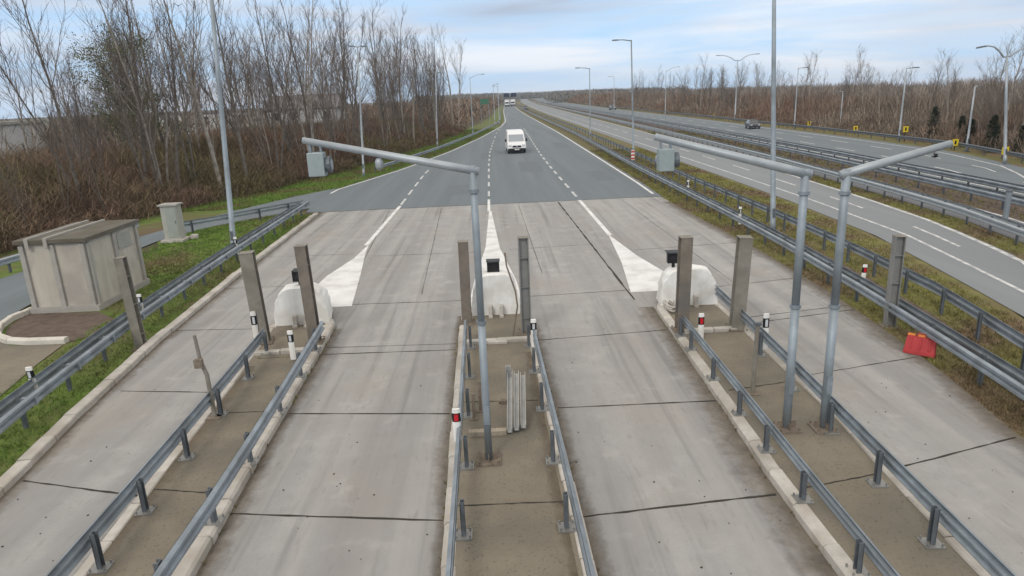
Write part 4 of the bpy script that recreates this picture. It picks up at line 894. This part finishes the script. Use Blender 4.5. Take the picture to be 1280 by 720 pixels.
for _ in range(1900):
    y = 22+110*q.random()**1.3; x = WOOD_L(y)-22*q.random()**1.8+q.uniform(-.3, .5); dep = WOOD_L(y)-x
    items.append((x, y, min(4.2, .6+.42*dep+q.uniform(0, 1.2))*(1 if y < 100 else .9), .9+.01*y, 1.0, -.05))
thicket('undergrowth', 'brush', items, 'dense reddish brown leafless undergrowth beneath the trees on the left', 'undergrowth', 130, .013, .42)
items = []
for _ in range(300):
    y = 130+400*q.random()**1.5; x = WOOD_L(y)-26*q.random()+q.uniform(-1, .5); items.append((x, y, 4+3*q.random(), 2.5, 1.0, -.05))
for _ in range(420):
    y = 60+130*q.random(); x = WOOD_L(y)-24-60*q.random(); items.append((x, y, 4.2+3.2*q.random()**2, 2.4, 1.0, -.05))
thicket('undergrowth', 'farwood', items, 'far brown brush left of the bend in the road', 'undergrowth', 50, .03)
items = []
for _ in range(2400):
    y = 40+420*q.random()**1.9; x = WOOD_R(y)+q.uniform(-.6, 1)+18*q.random()**1.4; hh_ = min(3.9, .8+.40*(x-WOOD_R(y))+1.3*q.random())*(1+.0010*y)
    items.append((x, y, hh_, 1.0+.008*y, 1.0, -.05))
thicket('woodland', 'farwood', items, 'brown leafless thicket of the wood beyond the far carriageway', 'wood', 85, .016, .22)
items = []
for _ in range(1300):
    y = 30+430*q.random()**1.4; x = WOOD_R(y)+12+85*q.random(); items.append((x, y, 4.0+1.9*q.random()**1.5+.002*y, 2.2+.008*y, 1.0, -.05))
thicket('woodland', 'farpale', items, 'pale brown depth of the wood behind the thicket on the right', 'wood', 95, .019, .22)
items = []
for _ in range(900):
    y = 460+700*q.random(); x = WOOD_R(min(y, 900))-10+90*q.random()+ (y-460)*.03; items.append((x, y, 5+4*q.random(), 5, 1.0, 0))
for _ in range(700):
    y = 500+600*q.random(); x = WOOD_L(640)-60*q.random()+(y-640)*.03-4; items.append((x, y, 6+4*q.random(), 5, 1.0, 0))
for _ in range(400):
    y = 1080+120*q.random(); x = q.uniform(-60, 180); items.append((x, y, 6+5*q.random(), 5, 1.2, 0))
thicket('woodland', 'farhaze', items, 'grey band of distant wood at the horizon', 'wood', 46, .05)
def blades(name, m, fn, n, label, hmin, hmax, z):
    o = MB(); V, Fc = o.v, o.f; q = random.Random(n)
    for _ in range(n):
        p = fn(q)
        if p is None: continue
        x, y = p; far_ = max(1, y/22)
        for k in range(3):
            h = q.uniform(hmin, hmax)*(1.6 if q.random() < .06 else 1); a = q.uniform(0, 6.28); wq = .008*far_*q.uniform(.7, 1.5); dx, dy = math.cos(a)*wq, math.sin(a)*wq; lx, ly = q.gauss(0, .5)*h, q.gauss(0, .5)*h; b = len(V); ox, oy = q.gauss(0, .03), q.gauss(0, .03)
            V += [(x+ox-dx, y+oy-dy, z), (x+ox+dx, y+oy+dy, z), (x+ox+lx, y+oy+ly, z+h)]; Fc.append((b, b+1, b+2))
    return stuff(o.build(name, m, fix=False), label, 'grass')
def inhut(x, y): return hx0-.2 < x < hx1+.2 and hy0-.2 < y < hy1+.2
def f_left(q):
    y = 7+33.5*q.random()**1.1; x = q.uniform(-16.5, -8.6)
    if x > KERB_L(y)-.30 or x < SIDE_R(y)+.1 or inhut(x, y): return None
    if y < 22 and x < -12.3-.1*(y-18.5) and (y < 18.8 or x < -11.9): return None
    return x, y
blades('grass', 'grass', f_left, 34000, 'short green grass on the bank around the hut', .04, .11, -.03)
def f_lb(q):
    y = 44+95*q.random()**1.3; l_, r_ = WOOD_L(y), (SIDE_L(y) if y < 52 else ROAD_L(y)); return q.uniform(l_, r_-.1), y
blades('grass', 'grass', f_lb, 22000, 'green grass bank between the wood and the main road', .06, .2, -.03)
def f_r(q):
    y = 7+70*q.random()**1.6; l_ = SLAB_R(y) if y < 39 else ROAD_R(y); x = q.uniform(l_+.03, C2N(y)-.3); a, b = R1(y)*.6+R2(y)*.4, R1(y)*.15+R2(y)*.85
    if a < x < b and q.random() < .85: return None
    return x, y
blades('grass', 'drygrass', f_r, 32000, 'dry yellow green grass on the verge beside the right lane', .04, .12, -.03)
def f_c(q):
    y = 15+90*q.random()**1.5; return (q.uniform(C2F(y)+.02, C2F(y)+1.25) if q.random() < .5 else q.uniform(C2F(y)+3.6, C3N(y)-.1)), y
blades('grass', 'drygrass', f_c, 12000, 'dry grass between the far guardrails', .05, .14, -.03)

# ------------------------------------------------------------------ haze
hz = MB(); hz.box((30, 520, 14), (1000, 1260, 34)); ho = hz.build('haze', 'black'); ho['kind'] = 'stuff'; ho.data.materials.clear()
hm = bpy.data.materials.new('haze'); hm.use_nodes = True; t = hm.node_tree; t.nodes.clear(); ou = t.nodes.new('ShaderNodeOutputMaterial'); pv = t.nodes.new('ShaderNodeVolumePrincipled')
pv.inputs['Density'].default_value = .00028; pv.inputs['Color'].default_value = (.80, .88, .96, 1); pv.inputs['Anisotropy'].default_value = .1; t.links.new(pv.outputs[0], ou.inputs['Volume']); ho.data.materials.append(hm)
